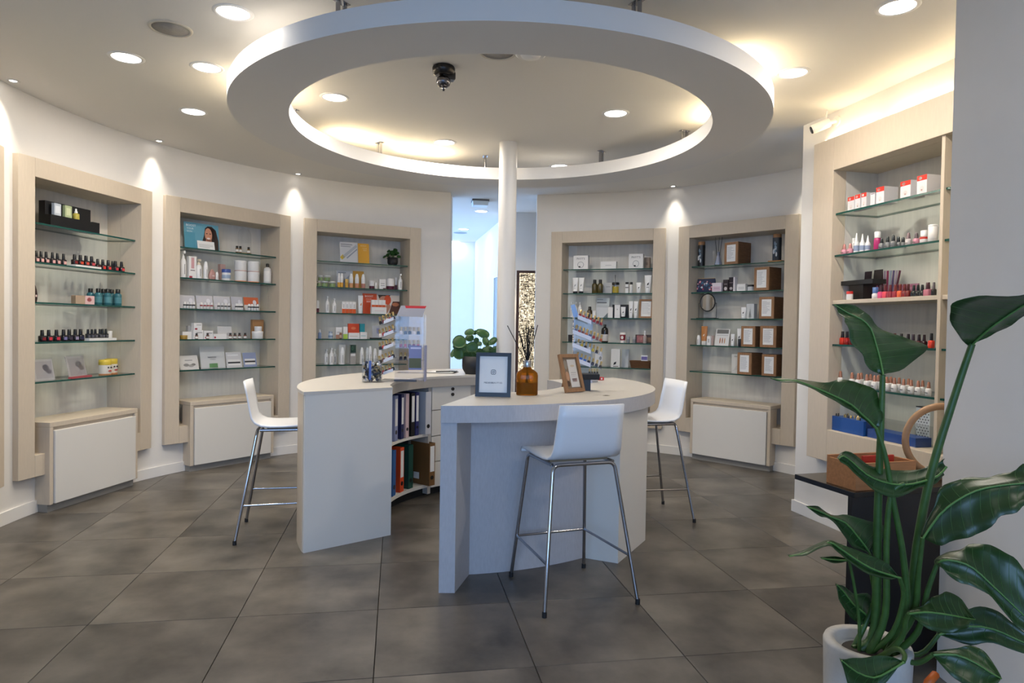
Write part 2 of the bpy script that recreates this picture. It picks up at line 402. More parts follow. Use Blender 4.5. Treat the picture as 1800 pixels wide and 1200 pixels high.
for a in (25, 57, 96.6, 133, 169, 205, 241, 295, 331):
    o = link('post', pm, ring, (RM * cos(rad(a)), RM * sin(rad(a)), 0), rad(a))
# warm tube lamps lying on the ring and on the right unit
TUBE = glow('warm_tube', WARM, TUBE_E); TUBE2 = glow('warm_tube_right', WARM, TUBE_E * .28)
def tube_lamp(label, loc, rz, L=.55, grp='warm tube lamps lying on the ring'):
    t = thing('tube_lamp', label, 'lamp', loc, rz, grp)
    b_ = MB(); b_.box(-L / 2, -L / 2 + .02, -.014, .014, 0, .022, WHITE); b_.box(L / 2 - .02, L / 2, -.014, .014, 0, .022, WHITE); b_.box(-L / 2 + .02, L / 2 - .02, -.014, .014, 0, .002, WHITE); part('lamp_base', b_, t)
    part('tube', MB().tube([(-L / 2 + .02, 0, .0125), (L / 2 - .02, 0, .0125)], .0075, TUBE if 'ring' in grp else TUBE2, 10), t)
for k, (a, lb) in enumerate(((118, 'back-left'), (141, 'left-back'), (186, 'left'), (6, 'right'), (-26, 'right-front'))):
    tube_lamp('warm tube lamp hidden on top of the ring at its %s side' % lb, (RC[0] + RM * cos(rad(a)), RC[1] + RM * sin(rad(a)), RZ1 + .001), rad(a + 90), .5)
for k, s in enumerate((.52, 1.08, 1.62)):
    q = M6 @ Vector((s, -.022, 2.613)); tube_lamp('warm tube lamp hidden on top of right wall niche, %s of three' % ('farthest', 'middle', 'nearest')[k], q, PHI6, .50, 'warm tube lamps above the right niche')

# ---------------------------------------------------------------- ceiling fittings
DL = [((410, 22), 'beside round speaker, nearest the ring at top left'), ((222, 101), 'far left of the ceiling'), ((364, 118.5), 'left of the ring, close to its edge'), ((340, 196), 'left of the ring, nearest the curved wall'),
      ((588, 171), 'inside the ring, leftmost'), ((1082, 199), 'inside the ring, rightmost'), ((782, 250), 'inside the ring, left of column top'), ((984, 292), 'seen just above far ring edge, right of column'),
      ((1394, 128), 'right of the ring'), ((1578, 12), 'at top right, nearest the camera'), ((846, 371), 'in corridor, nearest'), ((815, 402.5), 'in corridor, second'), ((800, 424), 'in corridor, farthest')]
trim_m = MB().lathe([(.074, -.001), (.079, -.006), (.092, -.004), (.096, -.0005)], M('e8e6e2', .4), 36).mesh('trim_ring')
DIFF = glow('downlight_diffuser', (1, .97, .93), 9.)
diff_m = MB().lathe([(.0, -.0025), (.075, -.002), (.075, -.0008)], DIFF, 36).mesh('diffuser')
DL += [((None, (1.15, 1.1)), 'added unseen above the entrance, to brighten the entrance wall')]  # extra lamp out of view, added to brighten the entrance wall
for k, (px, lb) in enumerate(DL):
    q = on_z(px[0], px[1], ZC) if px[0] is not None else Vector((*px[1], ZC))
    t = thing('ceiling_downlight', 'round recessed white downlight ' + lb, 'ceiling light', (q.x, q.y, ZC), 0, 'recessed ceiling downlights')
    part('trim_ring', trim_m, t); part('diffuser', diff_m, t)
    ld = bpy.data.lights.new('downlight', 'AREA'); ld.shape = 'DISK'; ld.size = .14; ld.energy = DOWN_W * (.75 if k < 10 else .12 if k < 13 else .4); ld.color = NEUTRAL; ld.spread = rad(180)
    lo = link('downlight_lamp', ld, t, (0, 0, -.008))
# little wall-washing spots close to the curved wall
sp_m = MB().lathe([(.020, -.0015), (.024, -.006), (.036, -.004), (.038, -.0005)], M('d8d6d2', .3), 24).mesh('trim_ring')
sl_m = MB().lathe([(.0, -.003), (.020, -.0025), (.020, -.001)], glow('spot_lens', (1, .95, .88), 14.), 20).mesh('lens')
for a, lb in ((184.3, 'at left photo edge'), (158.6, 'between first two niches at left'), (132.6, 'between niches left of corridor'), (56.3, 'between the two niches right of column'), (30.5, 'beyond the right wall corner')):
    x, y = wp(rad(a), WR - .078)
    t = thing('ceiling_spotlight', 'tiny recessed spotlight washing curved wall ' + lb, 'spotlight', (x, y, ZC), 0, 'tiny wall-washing spotlights')
    part('trim_ring', sp_m, t); part('lens', sl_m, t)
    ld = bpy.data.lights.new('spot', 'SPOT'); ld.energy = SPOT_W; ld.color = (1, .93, .80); ld.spot_size = rad(62); ld.spot_blend = 1.; ld.shadow_soft_size = .04
    lo = link('spot_lamp', ld, t, (0, 0, -.008)); lo.rotation_euler = (rad(4), 0, rad(a - 90))
# speakers, detector, dome camera, emergency light
grille = noisy('speaker_grille', '8d8a86', .7, amt=.2, nscale=400)
for px, lb, r in (((300, 50), 'round grey ceiling speaker left of the ring', .088), ((875, 100), 'round grey ceiling speaker half hidden by near ring edge', .088)):
    q = on_z(px[0], px[1] - (8 if px[0] > 800 else 0), ZC)
    t = thing('ceiling_speaker', lb, 'speaker', (q.x, q.y, ZC), 0, 'round ceiling speakers')
    part('trim_ring', MB().lathe([(r, -.002), (r + .003, -.007), (r + .014, -.005), (r + .017, -.0005)], M('cfc8b8', .5), 36), t)
    part('grille', MB().lathe([(0, -.004), (r, -.003), (r, -.0005)], grille, 36), t)
q = on_z(933, 94, ZC); t = thing('smoke_detector', 'flat white round detector beside speaker, half hidden by ring', 'detector', (q.x, q.y, ZC))
part('base', MB().lathe([(.075, -.012), (.085, -.006), (.085, -.0005)], WHITE, 30), t); part('cover', MB().lathe([(0, -.03), (.03, -.029), (.05, -.02), (.055, -.012)], WHITE, 30), t)
q = on_z(780, 117, ZC); t = thing('dome_camera', 'dark chrome ball camera hanging under ceiling inside the ring', 'camera', (q.x, q.y, ZC), rad(20))
DCH = M('77767a', .15, 1.)
part('mount', MB().lathe([(.045, -.055), (.062, -.045), (.066, -.012), (.06, -.0005)], M('3c3a38', .3, .8), 24), t)
part('bracket', MB().box(-.01, .066, -.03, .03, -.075, -.03, M('4a4844', .3, .8)), t, bevel=.008)
part('ball', MB().lathe([(0, -.125), (.02, -.121), (.036, -.108), (.043, -.088), (.038, -.068), (.022, -.053)], DCH, 24), t)
part('tip', MB().lathe([(0, -.14), (.008, -.138), (.009, -.122)], DCH, 12), t)
q = on_z(844, 352, ZC); t = thing('emergency_light', 'square frosted emergency light on corridor ceiling', 'emergency light', (q.x, q.y, ZC), rad(8))
part('housing', MB().box(-.10, .10, -.09, .09, -.02, -.0005, M('5d6268', .5)), t); part('lens', MB().loft([[(-.088, -.08, -.07), (.088, -.08, -.07), (.088, .08, -.07), (-.088, .08, -.07)], [(-.095, -.085, -.02), (.095, -.085, -.02), (.095, .085, -.02), (-.095, .085, -.02)]], M('d4e4f0', .3), False), t)
q = on_z(809, 409, ZC); t = tag(part('ceiling_vent', MB().lathe([(.0, -.006), (.09, -.006), (.11, -.0005)], M('9aa6ad', .6), 24), None), 'round grey vent in corridor ceiling between downlights', 'vent'); t.location = (q.x, q.y, ZC)
# security camera above the right unit
q = M6 @ Vector((.36, 0, 2.745))
t = thing('security_camera', 'white bullet camera with black lens above right niche', 'camera', q, PHI6)
CW = M('ece8df', .4)
part('wall_plate', MB().tube([(0, -.0005, 0), (0, -.012, 0)], .035, CW, 20), t)
part('arm', MB().tube([(0, -.012, 0), (-.01, -.05, -.01)], .014, CW, 12), t)
e0, e1 = Vector((-.005, -.055, -.01)), Vector((-.06, -.15, -.055))
part('housing', MB().tube([e0, e0.lerp(e1, .1), e0.lerp(e1, .95), e1], [.026, .031, .031, .027], CW, 18), t)
part('lens', MB().tube([e0.lerp(e1, .99), e0.lerp(e1, 1.06)], [.026, .024], BLACK, 18), t)
part('antenna', MB().tube([e0.lerp(e1, .25) + Vector((0, 0, .025)), e0.lerp(e1, .12) + Vector((.0, -.005, .085))], .006, CW, 8), t)

# ================================================================ the two curved counters
ZT = .930
def arc(c, r, a0, a1, n): return [(c[0] + r * cos(rad(a0 + (a1 - a0) * k / n)), c[1] + r * sin(rad(a0 + (a1 - a0) * k / n))) for k in range(n + 1)]
def band(mb, c, r0, r1, a0, a1, z0, z1, mat, n=24):
    o, i = arc(c, r1, a0, a1, n), arc(c, r0, a0, a1, n)
    v = [(x, y, z) for z in (z0, z1) for p in (i, o) for x, y in p]; m = n + 1
    I0, O0, I1, O1 = 0, m, 2 * m, 3 * m
    for k in range(n):
        mb.add([v[I0 + k], v[I0 + k + 1], v[O0 + k + 1], v[O0 + k], v[I1 + k], v[I1 + k + 1], v[O1 + k + 1], v[O1 + k]],
               [(0, 1, 2, 3), (7, 6, 5, 4), (0, 4, 5, 1), (2, 6, 7, 3)], mat)
    mb.add([v[I0], v[O0], v[O1], v[I1]], [(0, 1, 2, 3)], mat); mb.add([v[I0 + n], v[O0 + n], v[O1 + n], v[I1 + n]], [(0, 3, 2, 1)], mat)
    return mb
# --- right counter
rc = thing('curved_counter', 'curved white counter at right with thick linen edge and end leg', 'counter', (0, 0, 0))
RCo, RCi = (-.457, 4.725), (-.40, 4.68)
outer = arc(RCo, 1.432, -85.4, 27.7, 60); inner = arc(RCi, .76, -74.6, 28.5, 50)
poly = outer + inner[::-1]
mb = MB(); nP = len(poly); v = [(x, y, ZT) for x, y in poly] + [(x, y, ZT - .084) for x, y in poly]
no, ni = len(outer), len(inner)
def strip(mb, A, B, za, mat, flip=False):            # surface between two polylines of the same plan
    n1, n2 = len(A), len(B); i = j = 0; vs = [(x, y, za) for x, y in A] + [(x, y, za) for x, y in B]; fs = []
    while i < n1 - 1 or j < n2 - 1:
        if j >= n2 - 1 or (i < n1 - 1 and (i + 1) / (n1 - 1) <= (j + 1) / (n2 - 1)): f = (i, i + 1, n1 + j); i += 1
        else: f = (i, n1 + j + 1, n1 + j); j += 1
        fs.append(f[::-1] if flip else f)
    mb.add(vs, fs, mat)
def slab(outer, inner, z0, z1, top, edge):           # plan slab between an outer and an inner line
    mb = MB(); strip(mb, outer, inner, z1, top); strip(mb, outer, inner, z0, edge, True)
    ring_ = outer + inner[::-1]; n = len(ring_)
    v = [(x, y, z0) for x, y in ring_] + [(x, y, z1) for x, y in ring_]
    mb.add(v, [(i, (i + 1) % n, n + (i + 1) % n, n + i) for i in range(n)], edge)
    return mb
part('worktop', slab(outer, inner, ZT - .084, ZT, TOPW, LINEN), rc)
part('end_leg', MB().prism([(-.343, 3.319), (-.264, 3.322), (-.12, 3.985), (-.203, 3.979)], 0, ZT - .0845, LINEN), rc)
mb = MB(); band(mb, (-.485, 5.025), 1.44, 1.475, -79.6, -51.6, 0, ZT - .0845, LINEN); part('knee_panel', mb, rc)
part('pedestal', MB().prism([(.429, 3.867), (.616, 3.782), (.854, 4.211), (.66, 4.33)], 0, ZT - .0845, DOORW), rc)
mb = MB(); band(mb, (-.485, 4.9), 1.16, 1.19, -30, 22, 0, ZT - .0845, LINEN); part('knee_panel', mb, rc)
mb = MB(); band(mb, RCi, .80, .82, -66, 26, .02, ZT - .0845, DOORW); part('inner_panel', mb, rc)
t = thing('cable_grommet', 'small metal cable grommet set in the right counter top', 'grommet', on_z(1066, 695, ZT + .001))
part('flange', MB().lathe([(.013, .0), (.02, .002), (.022, 0)], M('b9b2a4', .3, .6), 20), t); part('cap', MB().lathe([(0, .0015), (.012, .001), (.013, 0)], BLACKM, 16), t)

# --- left counter
lc = thing('curved_counter', 'curved white counter at left with binder shelves and drawers inside', 'counter', (0, 0, 0))
LCo, LCi = (.279, 4.697), (.077, 4.622)
outer = arc(LCo, 1.686, 209.8, 112, 60); inner = [(-.743, 4.238)] + [(-.79, 4.40)] + arc(LCi, .879, 184, 108, 40)
part('worktop', slab(inner, outer, ZT - .018, ZT, TOPW, TOPW), lc)
mb = MB(); band(mb, LCi, .881, .915, 108, 185, ZT - .082, ZT - .0185, M('a8a39c', .5, spec=.35)); part('inner_apron', mb, lc)
pd = Vector((.436, .364)).normalized(); pn = Vector((-pd.y, pd.x))
P0_, P1_ = Vector((-1.179, 3.868)), Vector((-.743, 4.232))
part('end_panel', MB().prism([tuple(P0_), tuple(P1_), tuple(P1_ + pn * .035), tuple(P0_ + pn * .035)], 0, ZT - .0185, DOORW), lc, bevel=.0015)
mb = MB(); band(mb, LCo, 1.655, 1.683, 201, 209, 0, ZT - .0185, TAUPE); part('side_return', mb, lc)
mb = MB(); band(mb, LCo, 1.34, 1.365, 113, 207, .0, ZT - .0185, TAUPE, 40); part('knee_panel', mb, lc)
mb = MB(); band(mb, LCi, .92, 1.14, 141, 190, .072, .098, DOORW); part('binder_shelf', mb, lc)
mb = MB(); band(mb, LCi, .92, 1.14, 141, 190, .468, .488, DOORW); part('binder_shelf', mb, lc)
mb = MB(); band(mb, LCi, 1.14, 1.155, 112, 190, .02, ZT - .0185, M('4a4744', .7), 30); part('back_board', mb, lc)
mb = MB(); band(mb, LCi, .918, 1.14, 139, 141, .02, ZT - .0825, M('b5b0a9', .5)); part('upright', mb, lc)
mb = MB(); band(mb, LCi, .918, 1.14, 114, 116, .02, ZT - .0825, M('b5b0a9', .5)); part('upright', mb, lc)
mb = MB(); band(mb, LCi, .97, 1.0, 113, 190, .0005, .071, BLACKM); part('toe_kick', mb, lc)
for k in range(4):
    z0 = .066 + k * .2005
    mb = MB(); band(mb, LCi, .912, .935, 116.2, 138.8, z0, z0 + .194, DOORW)
    d = part('drawer', mb, lc)
    mb = MB(); band(mb, LCi, .935, 1.13, 117, 138, z0 + .01, z0 + .15, M('8d8a86', .6)); part('drawer_box', mb, d)
    if k == 3:
        a = rad(126.5)
        for dz in (.155, .112):
            p = Vector((LCi[0] + .9125 * cos(a), LCi[1] + .9125 * sin(a), z0 + dz)); q = Vector((LCi[0] + .902 * cos(a), LCi[1] + .902 * sin(a), z0 + dz))
            part('lock', MB().tube([p, q], .013, M('4b4846', .3, .7), 14), d)

# binders
def binder(a0px, wpx, zb, colr, label, spine='paper', pull=0., hh=.325):
    # angle on the shelf's inner line from the measured image column
    best = min((abs(proj((LCi[0] + .925 * cos(rad(a)), LCi[1] + .925 * sin(rad(a)), zb + .1))[0] - a0px), a) for a in [140 + k * .1 for k in range(500)])[1]
    a = rad(best); wd = wpx
    t = thing('binder', label, 'binder', (LCi[0] + (.925 - pull) * cos(a), LCi[1] + (.925 - pull) * sin(a), zb), a - PI / 2, 'binders inside the left counter')
    m = M(colr, .5); dp = .205
    b = MB(); b.box(-wd / 2, -wd / 2 + .003, 0, dp, 0, hh, m); b.box(wd / 2 - .003, wd / 2, 0, dp, 0, hh, m); b.box(-wd / 2 + .003, wd / 2 - .003, 0, .003, 0, hh, m)
    part('cover', b, t); part('pages', MB().box(-wd / 2 + .005, wd / 2 - .005, .006, dp - .012, .008, hh - .02, PAPER), t)
    if spine: part('spine_label', MB().box(-wd * .36, wd * .36, -.0012, -.0002, hh * .33, hh * .93, PAPER), t)
    rg_ = MB(); rg_.tube([(0, -.0002, hh * .19), (0, -.0016, hh * .19)], min(.016, wd * .3), BLACK, 16); part('finger_ring', rg_, t)
    return t
zu, zl = .489, .099
binder(696.5, .055, zu, '8b96bd', 'pale blue binder with white spine label on upper counter shelf')
binder(707.5, .040, zu, '262a58', 'narrow navy binder with white spine label beside pale blue binder')
binder(716, .042, zu, 'd6bcc0', 'pale pink binder on upper counter shelf', None)
binder(726, .044, zu, '121214', 'black binder with white spine label on upper counter shelf')
binder(733.5, .036, zu, '2c3068', 'navy binder squeezed between black and white binders')
binder(748, .058, zu, 'c9cad0', 'white binder at right end of upper counter shelf', None, .03)
binder(693, .055, zl, '2b5fa0', 'bright blue binder at left end of lower counter shelf', None)
binder(706.5, .056, zl, 'd8491c', 'orange binder with white spine label on lower counter shelf')
binder(722, .056, zl, '12483e', 'dark green binder on lower counter shelf', None)
b = binder(748, .06, zl + .0, '7a5630', 'brown card binder sticking out at right of lower counter shelf', 'paper', .07)
part('sticker', MB().box(-.0312, -.0302, .11, .17, .04, .09, PAPER), b)

# ================================================================ bar stools
def tubepath(pts, rad_=.03, n=5):                    # polyline with rounded corners
    P = [Vector(p) for p in pts]; out = [P[0]]
    for a, b, c in zip(P[:-2], P[1:-1], P[2:]):
        d0, d1 = (a - b).normalized(), (c - b).normalized(); p0, p1 = b + d0 * rad_, b + d1 * rad_
        for k in range(n + 1):
            t = k / n; out.append((1 - t) ** 2 * p0 + 2 * t * (1 - t) * b + t * t * p1)
    return out + [P[-1]]
def make_stool():
    parts = []
    # shell: profile (y, z) from front lip over the seat up the back
    prof = [(.205, .668), (.212, .680), (.205, .694), (.18, .701), (.10, .699), (.0, .694), (-.08, .694), (-.135, .700), (-.170, .716), (-.190, .742), (-.202, .785), (-.214, .84), (-.228, .90), (-.243, .962)]
    nx = 9; th = .011; top = []; 
    for i, (y, z) in enumerate(prof):
        f = i / (len(prof) - 1); hw = .186 - .018 * max(0, (f - .5) * 2); row = []
        for k in range(nx):
            u = -1 + 2 * k / (nx - 1); cv = .018 * (u * u) * max(0, (f - .45) / .55)
            row.append(Vector((u * hw, y + cv, z + .004 * u * u * (1 - f))))
        top.append(row)
    N_ = []
    for i in range(len(prof)):
        a, b = prof[max(i - 1, 0)], prof[min(i + 1, len(prof) - 1)]; d = Vector((0, b[0] - a[0], b[1] - a[1])).normalized(); N_.append(Vector((0, d.z, -d.y)))
    bot = [[p - N_[i] * th * -1 for p in r] for i, r in enumerate(top)]
    bot = [[p + N_[i] * -th for p in r] for i, r in enumerate(top)]
    nr = len(prof); V = [p for r in top for p in r] + [p for r in bot for p in r]; o = nr * nx; F = []
    for i in range(nr - 1):
        for k in range(nx - 1):
            a = i * nx + k; F.append((a, a + 1, a + nx + 1, a + nx)); F.append((o + a, o + a + nx, o + a + nx + 1, o + a + 1))
    for i in range(nr - 1):
        a = i * nx; F.append((a, a + nx, o + a + nx, o + a)); a = i * nx + nx - 1; F.append((a, o + a, o + a + nx, a + nx))
    for k in range(nx - 1): F.append((k, o + k, o + k + 1, k + 1)); a = (nr - 1) * nx + k; F.append((a, a + 1, o + a + 1, o + a))
    mb = MB(); mb.add(V, F, SEATW, True); parts.append(('seat_shell', mb))
    rr = .0095; zt = .668
    FL = {}
    for sx in (-1, 1):
        bt, bf = (sx * .163, -.155, zt), (sx * .243, -.268, .012); ft, ff = (sx * .163, .165, zt), (sx * .213, .255, .012)
        side = tubepath([bf, bt, (sx * .163, -.1, zt)], .035) 
        FL[sx] = (bt, bf, ft, ff)
    for sx in (-1, 1):
        bt, bf, ft, ff = FL[sx]
        parts.append(('leg', MB().tube(tubepath([bf, bt, (0, bt[1], zt)], .035), rr, CHROME, 10)))
        parts.append(('leg', MB().tube(tubepath([ff, ft, (sx * .163, -.14, zt)], .035), rr, CHROME, 10)))
        for p in (bf, ff): parts.append(('foot_cap', MB().lathe([(.0115, 0), (.0115, .022), (.010, .026)], BLACKM, 12, (p[0], p[1], 0))))
    def on(a, b, z): t = (z - b[2]) / (a[2] - b[2]); return Vector(b).lerp(Vector(a), t)
    zf = .225
    l0, l1 = on(*FL[-1][0:2], zf), on(*FL[-1][2:4], zf); r0, r1 = on(*FL[1][0:2], zf), on(*FL[1][2:4], zf)
    parts.append(('footrest', MB().tube([l1, r1], .0065, CHROME, 8))); parts.append(('side_rail', MB().tube([l0, l1], .0065, CHROME, 8))); parts.append(('side_rail', MB().tube([r0, r1], .0065, CHROME, 8)))
    parts.append(('seat_support', MB().box(-.155, .155, -.10, .15, .672, .686, M('8f7d62', .6))))
    return [(n_, m_.mesh(n_)) for n_, m_ in parts]
stool_parts = make_stool()
def stool(b_near, b_far, label, flip):
    a, b = Vector(b_near), Vector(b_far); mid = (a + b) / 2; d = (b - a).normalized(); f = Vector((-d.y, d.x)) * flip
    o = mid + f * .268; t = thing('bar_stool', label, 'bar stool', (o.x, o.y, 0), math.atan2(f.y, f.x) - PI / 2, 'white bar stools at the counters')
    for n_, m_ in stool_parts: part(n_, m_, t)
stool((.165, 3.056), (.627, 3.226), 'white bar stool in front of right counter, back turned to the camera', 1)
stool((-1.622, 3.967), (-1.749, 4.488), 'white bar stool half hidden behind the left counter', -1)
stool((1.273, 4.604), (1.158, 5.104), 'white bar stool at far side of right counter by wooden-crate niche', 1)

# ================================================================ goods on the shelves
# builders: size in metres -> list of (part name, mesh builder, label); front faces local -y, base at z = 0
def rsq(w, d, z, r=.25, n=3):
    pts = []; rr = min(w, d) * r
    for cx, cy, a0 in ((w / 2 - rr, d / 2 - rr, 0), (-w / 2 + rr, d / 2 - rr, 90), (-w / 2 + rr, -d / 2 + rr, 180), (w / 2 - rr, -d / 2 + rr, 270)):
        for k in range(n + 1):
            a = rad(a0 + 90 * k / n); pts.append((cx + rr * cos(a), cy + rr * sin(a), z))
    return pts
def prints(spec, w, h, y):
    mb = MB()
    for s in spec:
        x0, x1, z0, z1 = ((s[0] - .5) * w, (s[1] - .5) * w, s[2] * h, s[3] * h)
        if len(s) > 5 and s[5] == 'o': mb.ell((x0 + x1) / 2, (z0 + z1) / 2, (x1 - x0) / 2, (z1 - z0) / 2, y - .0002 * (len(s) > 6 and s[6]), M(s[4], .6))
        elif len(s) > 5 and s[5] == 'p': mb.poly([((a - .5) * w, b * h) for a, b in s[6]], y, M(s[4], .6))
        else: mb.box(x0, x1, y - .0006, y, z0, z1, M(s[4], .6))
    return mb
def k_polish(w, h, liq='c02030', cap='121214', label=None, round_=False):
    d = w * .85; bh = h * .52; m = M(liq, .12, spec=.7)
    b = MB().loft([rsq(w * .92, d * .92, 0), rsq(w, d, h * .03), rsq(w, d, bh * .86), rsq(w * .8, d * .8, bh * .97), rsq(w * .42, d * .42, bh)], m)
    c = MB().lathe([(w * .29, bh), (w * .30, bh + h * .02), (w * .25, h * .98), (w * .22, h)], M(cap, .35), 12)
    out = [('body', b), ('cap', c)]
    if label: out.append(('print', MB().box(-w * .32, w * .32, -d / 2 - .0006, -d / 2, bh * .22, bh * .7, M(label, .6))))
    return out
def k_gel(w, h, cap='c48a70', body='e9e6e1', tip=True):          # white gel bottle with long tapered cap
    return [('body', MB().lathe([(w * .46, 0), (w * .5, h * .02), (w * .5, h * .46), (w * .4, h * .52), (w * .25, h * .54)], M(body, .35), 14)),
            ('cap', MB().lathe([(w * .30, h * .54), (w * .30, h * .6), (w * .22, h * .93), (w * .15, h)], M(cap, .3, .6), 12)),
            ('print', MB().box(-w * .3, w * .3, -w * .5 - .0005, -w * .49, h * .18, h * .24, M('55504c', .6)))]
def k_bottle(w, h, body='e8e6e2', cap='e8e6e2', capf=.2, capw=.5, shoulder=.12, label=None, rough=.35, glass=False):
    m = M(body, rough, spec=.6); r = w / 2; bh = h * (1 - capf)
    out = [('body', MB().lathe([(r * .92, 0), (r, h * .02), (r, bh - h * shoulder), (r * .85, bh - h * shoulder * .4), (r * capw * .85, bh)], m, 16)),
           ('cap', MB().lathe([(r * capw, bh), (r * capw, h * .985), (r * capw * .85, h)], M(cap, .35), 14))]
    if label:
        lc_, z0, z1 = label; pr = MB().lathe([(r * 1.008, h * z0), (r * 1.012, h * z0 + .0005), (r * 1.012, h * z1 - .0005), (r * 1.008, h * z1)], M(lc_, .6), 16); out.append(('print', pr))
    return out
def k_point(w, h, body='dcdcdc', band='8f9cb8'):                 # squeeze bottle with pointed tip
    r = w / 2
    return [('body', MB().lathe([(r * .94, 0), (r, h * .02), (r, h * .5), (r * .6, h * .58)], M(body, .4), 14)), ('cap', MB().lathe([(r * .62, h * .58), (r * .5, h * .64), (r * .12, h * .98), (0, h)], M('ececec', .4), 12)),
            ('print', MB().lathe([(r * 1.01, h * .12), (r * 1.012, h * .13), (r * 1.012, h * .36), (r * 1.01, h * .37)], M(band, .6), 14))]
def k_pump(w, h, body='ebe9e6', cap='ebe9e6', band=None):
    r = w / 2; b = MB().lathe([(r * .93, 0), (r, h * .02), (r, h * .6), (r * .7, h * .68), (r * .45, h * .72)], M(body, .35), 16)
    c = MB().lathe([(r * .48, h * .72), (r * .48, h * .8), (r * .25, h * .82), (r * .22, h * .9)], M(cap, .35), 12); c.box(-r * .35, r * .35, -r * .9, r * .3, h * .9, h, M(cap, .35))
    out = [('body', b), ('pump', c)]
    if band: out.append(('print', MB().lathe([(r * 1.008, h * .02), (r * 1.01, h * .03), (r * 1.01, h * band[1]), (r * 1.008, h * band[1] + .0005)], M(band[0], .6), 16)))
    else: out.append(('print', MB().box(-r * .12, r * .12, -r * 1.012, -r * .97, h * .12, h * .5, M('8b8784', .6))))
    return out
def k_airless(w, h, body='eceae7', band=None):                   # slim bottle with a conical cap
    r = w / 2; out = [('body', MB().lathe([(r * .95, 0), (r, h * .015), (r, h * .66)], M(body, .35), 16)), ('cap', MB().lathe([(r * .97, h * .66), (r * .95, h * .72), (r * .6, h * .95), (r * .35, h)], M('f2f1ef', .3), 16))]
    if band: out.append(('print', MB().lathe([(r * 1.008, h * .01), (r * 1.012, h * .02), (r * 1.012, h * band[1]), (r * 1.008, h * band[1] + .0005)], M(band[0], .5), 16)))
    else: out.append(('print', MB().box(-r * .1, r * .1, -r * 1.012, -r * .97, h * .1, h * .55, M('8b8784', .6))))
    return out
def k_tube(w, h, body='ecebe9', cap='18181a', capf=.13, mark='2a2a2a'):
    def ring_(z, f, n=14):
        rx = w / 2 * (.82 + .18 * f); ry = w / 2 * .7 * (1 - f) + .0012; return [(rx * cos(2 * PI * k / n), ry * sin(2 * PI * k / n), z) for k in range(n)]
    b = MB().loft([ring_(h * capf + (h * (1 - capf)) * f, f) for f in (0, .1, .35, .6, .85, .97, 1)], M(body, .4))
    out = [('body', b), ('cap', MB().lathe([(w * .36, 0), (w * .38, h * .01), (w * .38, h * capf)], M(cap, .4), 14, sy=.85))]
    if mark:
        pr = MB(); pr.box(-w * .16, w * .16, -w * .285, -w * .26, h * .3, h * .34, M(mark, .6)); pr.poly([(-w * .12, h * .42), (w * .1, h * .46), (w * .18, h * .6), (-w * .05, h * .54)], -w * .235, M(mark, .6)); out.append(('print', pr))
    return out
def k_box(w, h, d=None, body='e9e7e4', spec=(), txt=None, bevel=0):
    d = d or min(w, .07); out = [('carton', MB().box(-w / 2, w / 2, -d / 2, d / 2, 0, h, M(body, .55)))]
    if spec: out.append(('print', prints(spec, w, h, -d / 2)))
    for (tx, sz, x, z, c) in (txt or ()):
        v, f = text_mb(tx, sz * h, None); m_ = MB(); m_.add([(a + (x - .5) * w, b - d / 2 - .0006, c_ + z * h) for a, b, c_ in v], f, M(c, .6)); out.append(('lettering', m_))
    return out
def k_jar(w, h, body='e9e7e4', lid='e9e7e4', lidf=.4, band=None, glass=False):
    r = w / 2; m = CLEAR if glass else M(body, .35)
    out = [('body', MB().lathe([(r * .92, 0), (r * .97, h * .04), (r * .97, h * (1 - lidf))], m, 20)), ('lid', MB().lathe([(r, h * (1 - lidf)), (r, h * .95), (r * .94, h)], M(lid, .35), 20))]
    if glass: out.append(('contents', MB().lathe([(r * .85, h * .04), (r * .88, h * (.75 - lidf * .6))], M(body, .4), 18)))
    if band: out.append(('print', MB().lathe([(r * .978, h * band[1]), (r * .985, h * band[1] + .0004), (r * .985, h * band[2] - .0004), (r * .978, h * band[2])], M(band[0], .6), 20)))
    return out
def k_card(w, h, body='e9e7e4', spec=(), txt=None, lean=12, acrylic=False):
    T = Matrix.Rotation(rad(-lean), 4, 'X'); th = .003
    out = [('sheet', MB().box(-w / 2, w / 2, 0, th, 0, h, M(body, .5)).xf(T))]
    if spec: out.append(('print', prints(spec, w, h, 0).xf(T)))
    for (tx, sz, x, z, c) in (txt or ()):
        v, f = text_mb(tx, sz * h, None, bold=.0); m_ = MB(); m_.add([(a + (x - .5) * w, b - .0006, c_ + z * h) for a, b, c_ in v], f, M(c, .6)); out.append(('lettering', m_.xf(T)))
    if acrylic:
        a = MB(); a.box(-w / 2 - .003, w / 2 + .003, -.005, -.003, 0, h * 1.06, CLEAR); out.append(('acrylic_cover', a.xf(T))); out.append(('acrylic_foot', MB().box(-w / 2, w / 2, .0, .06, 0, .003, CLEAR)))
    else: out.append(('strut', MB().box(-.008, .008, h * sin(rad(lean)) * .55, h * sin(rad(lean)) * .55 + .002, 0, h * .5, M('b8b5b0', .6))))
    return out
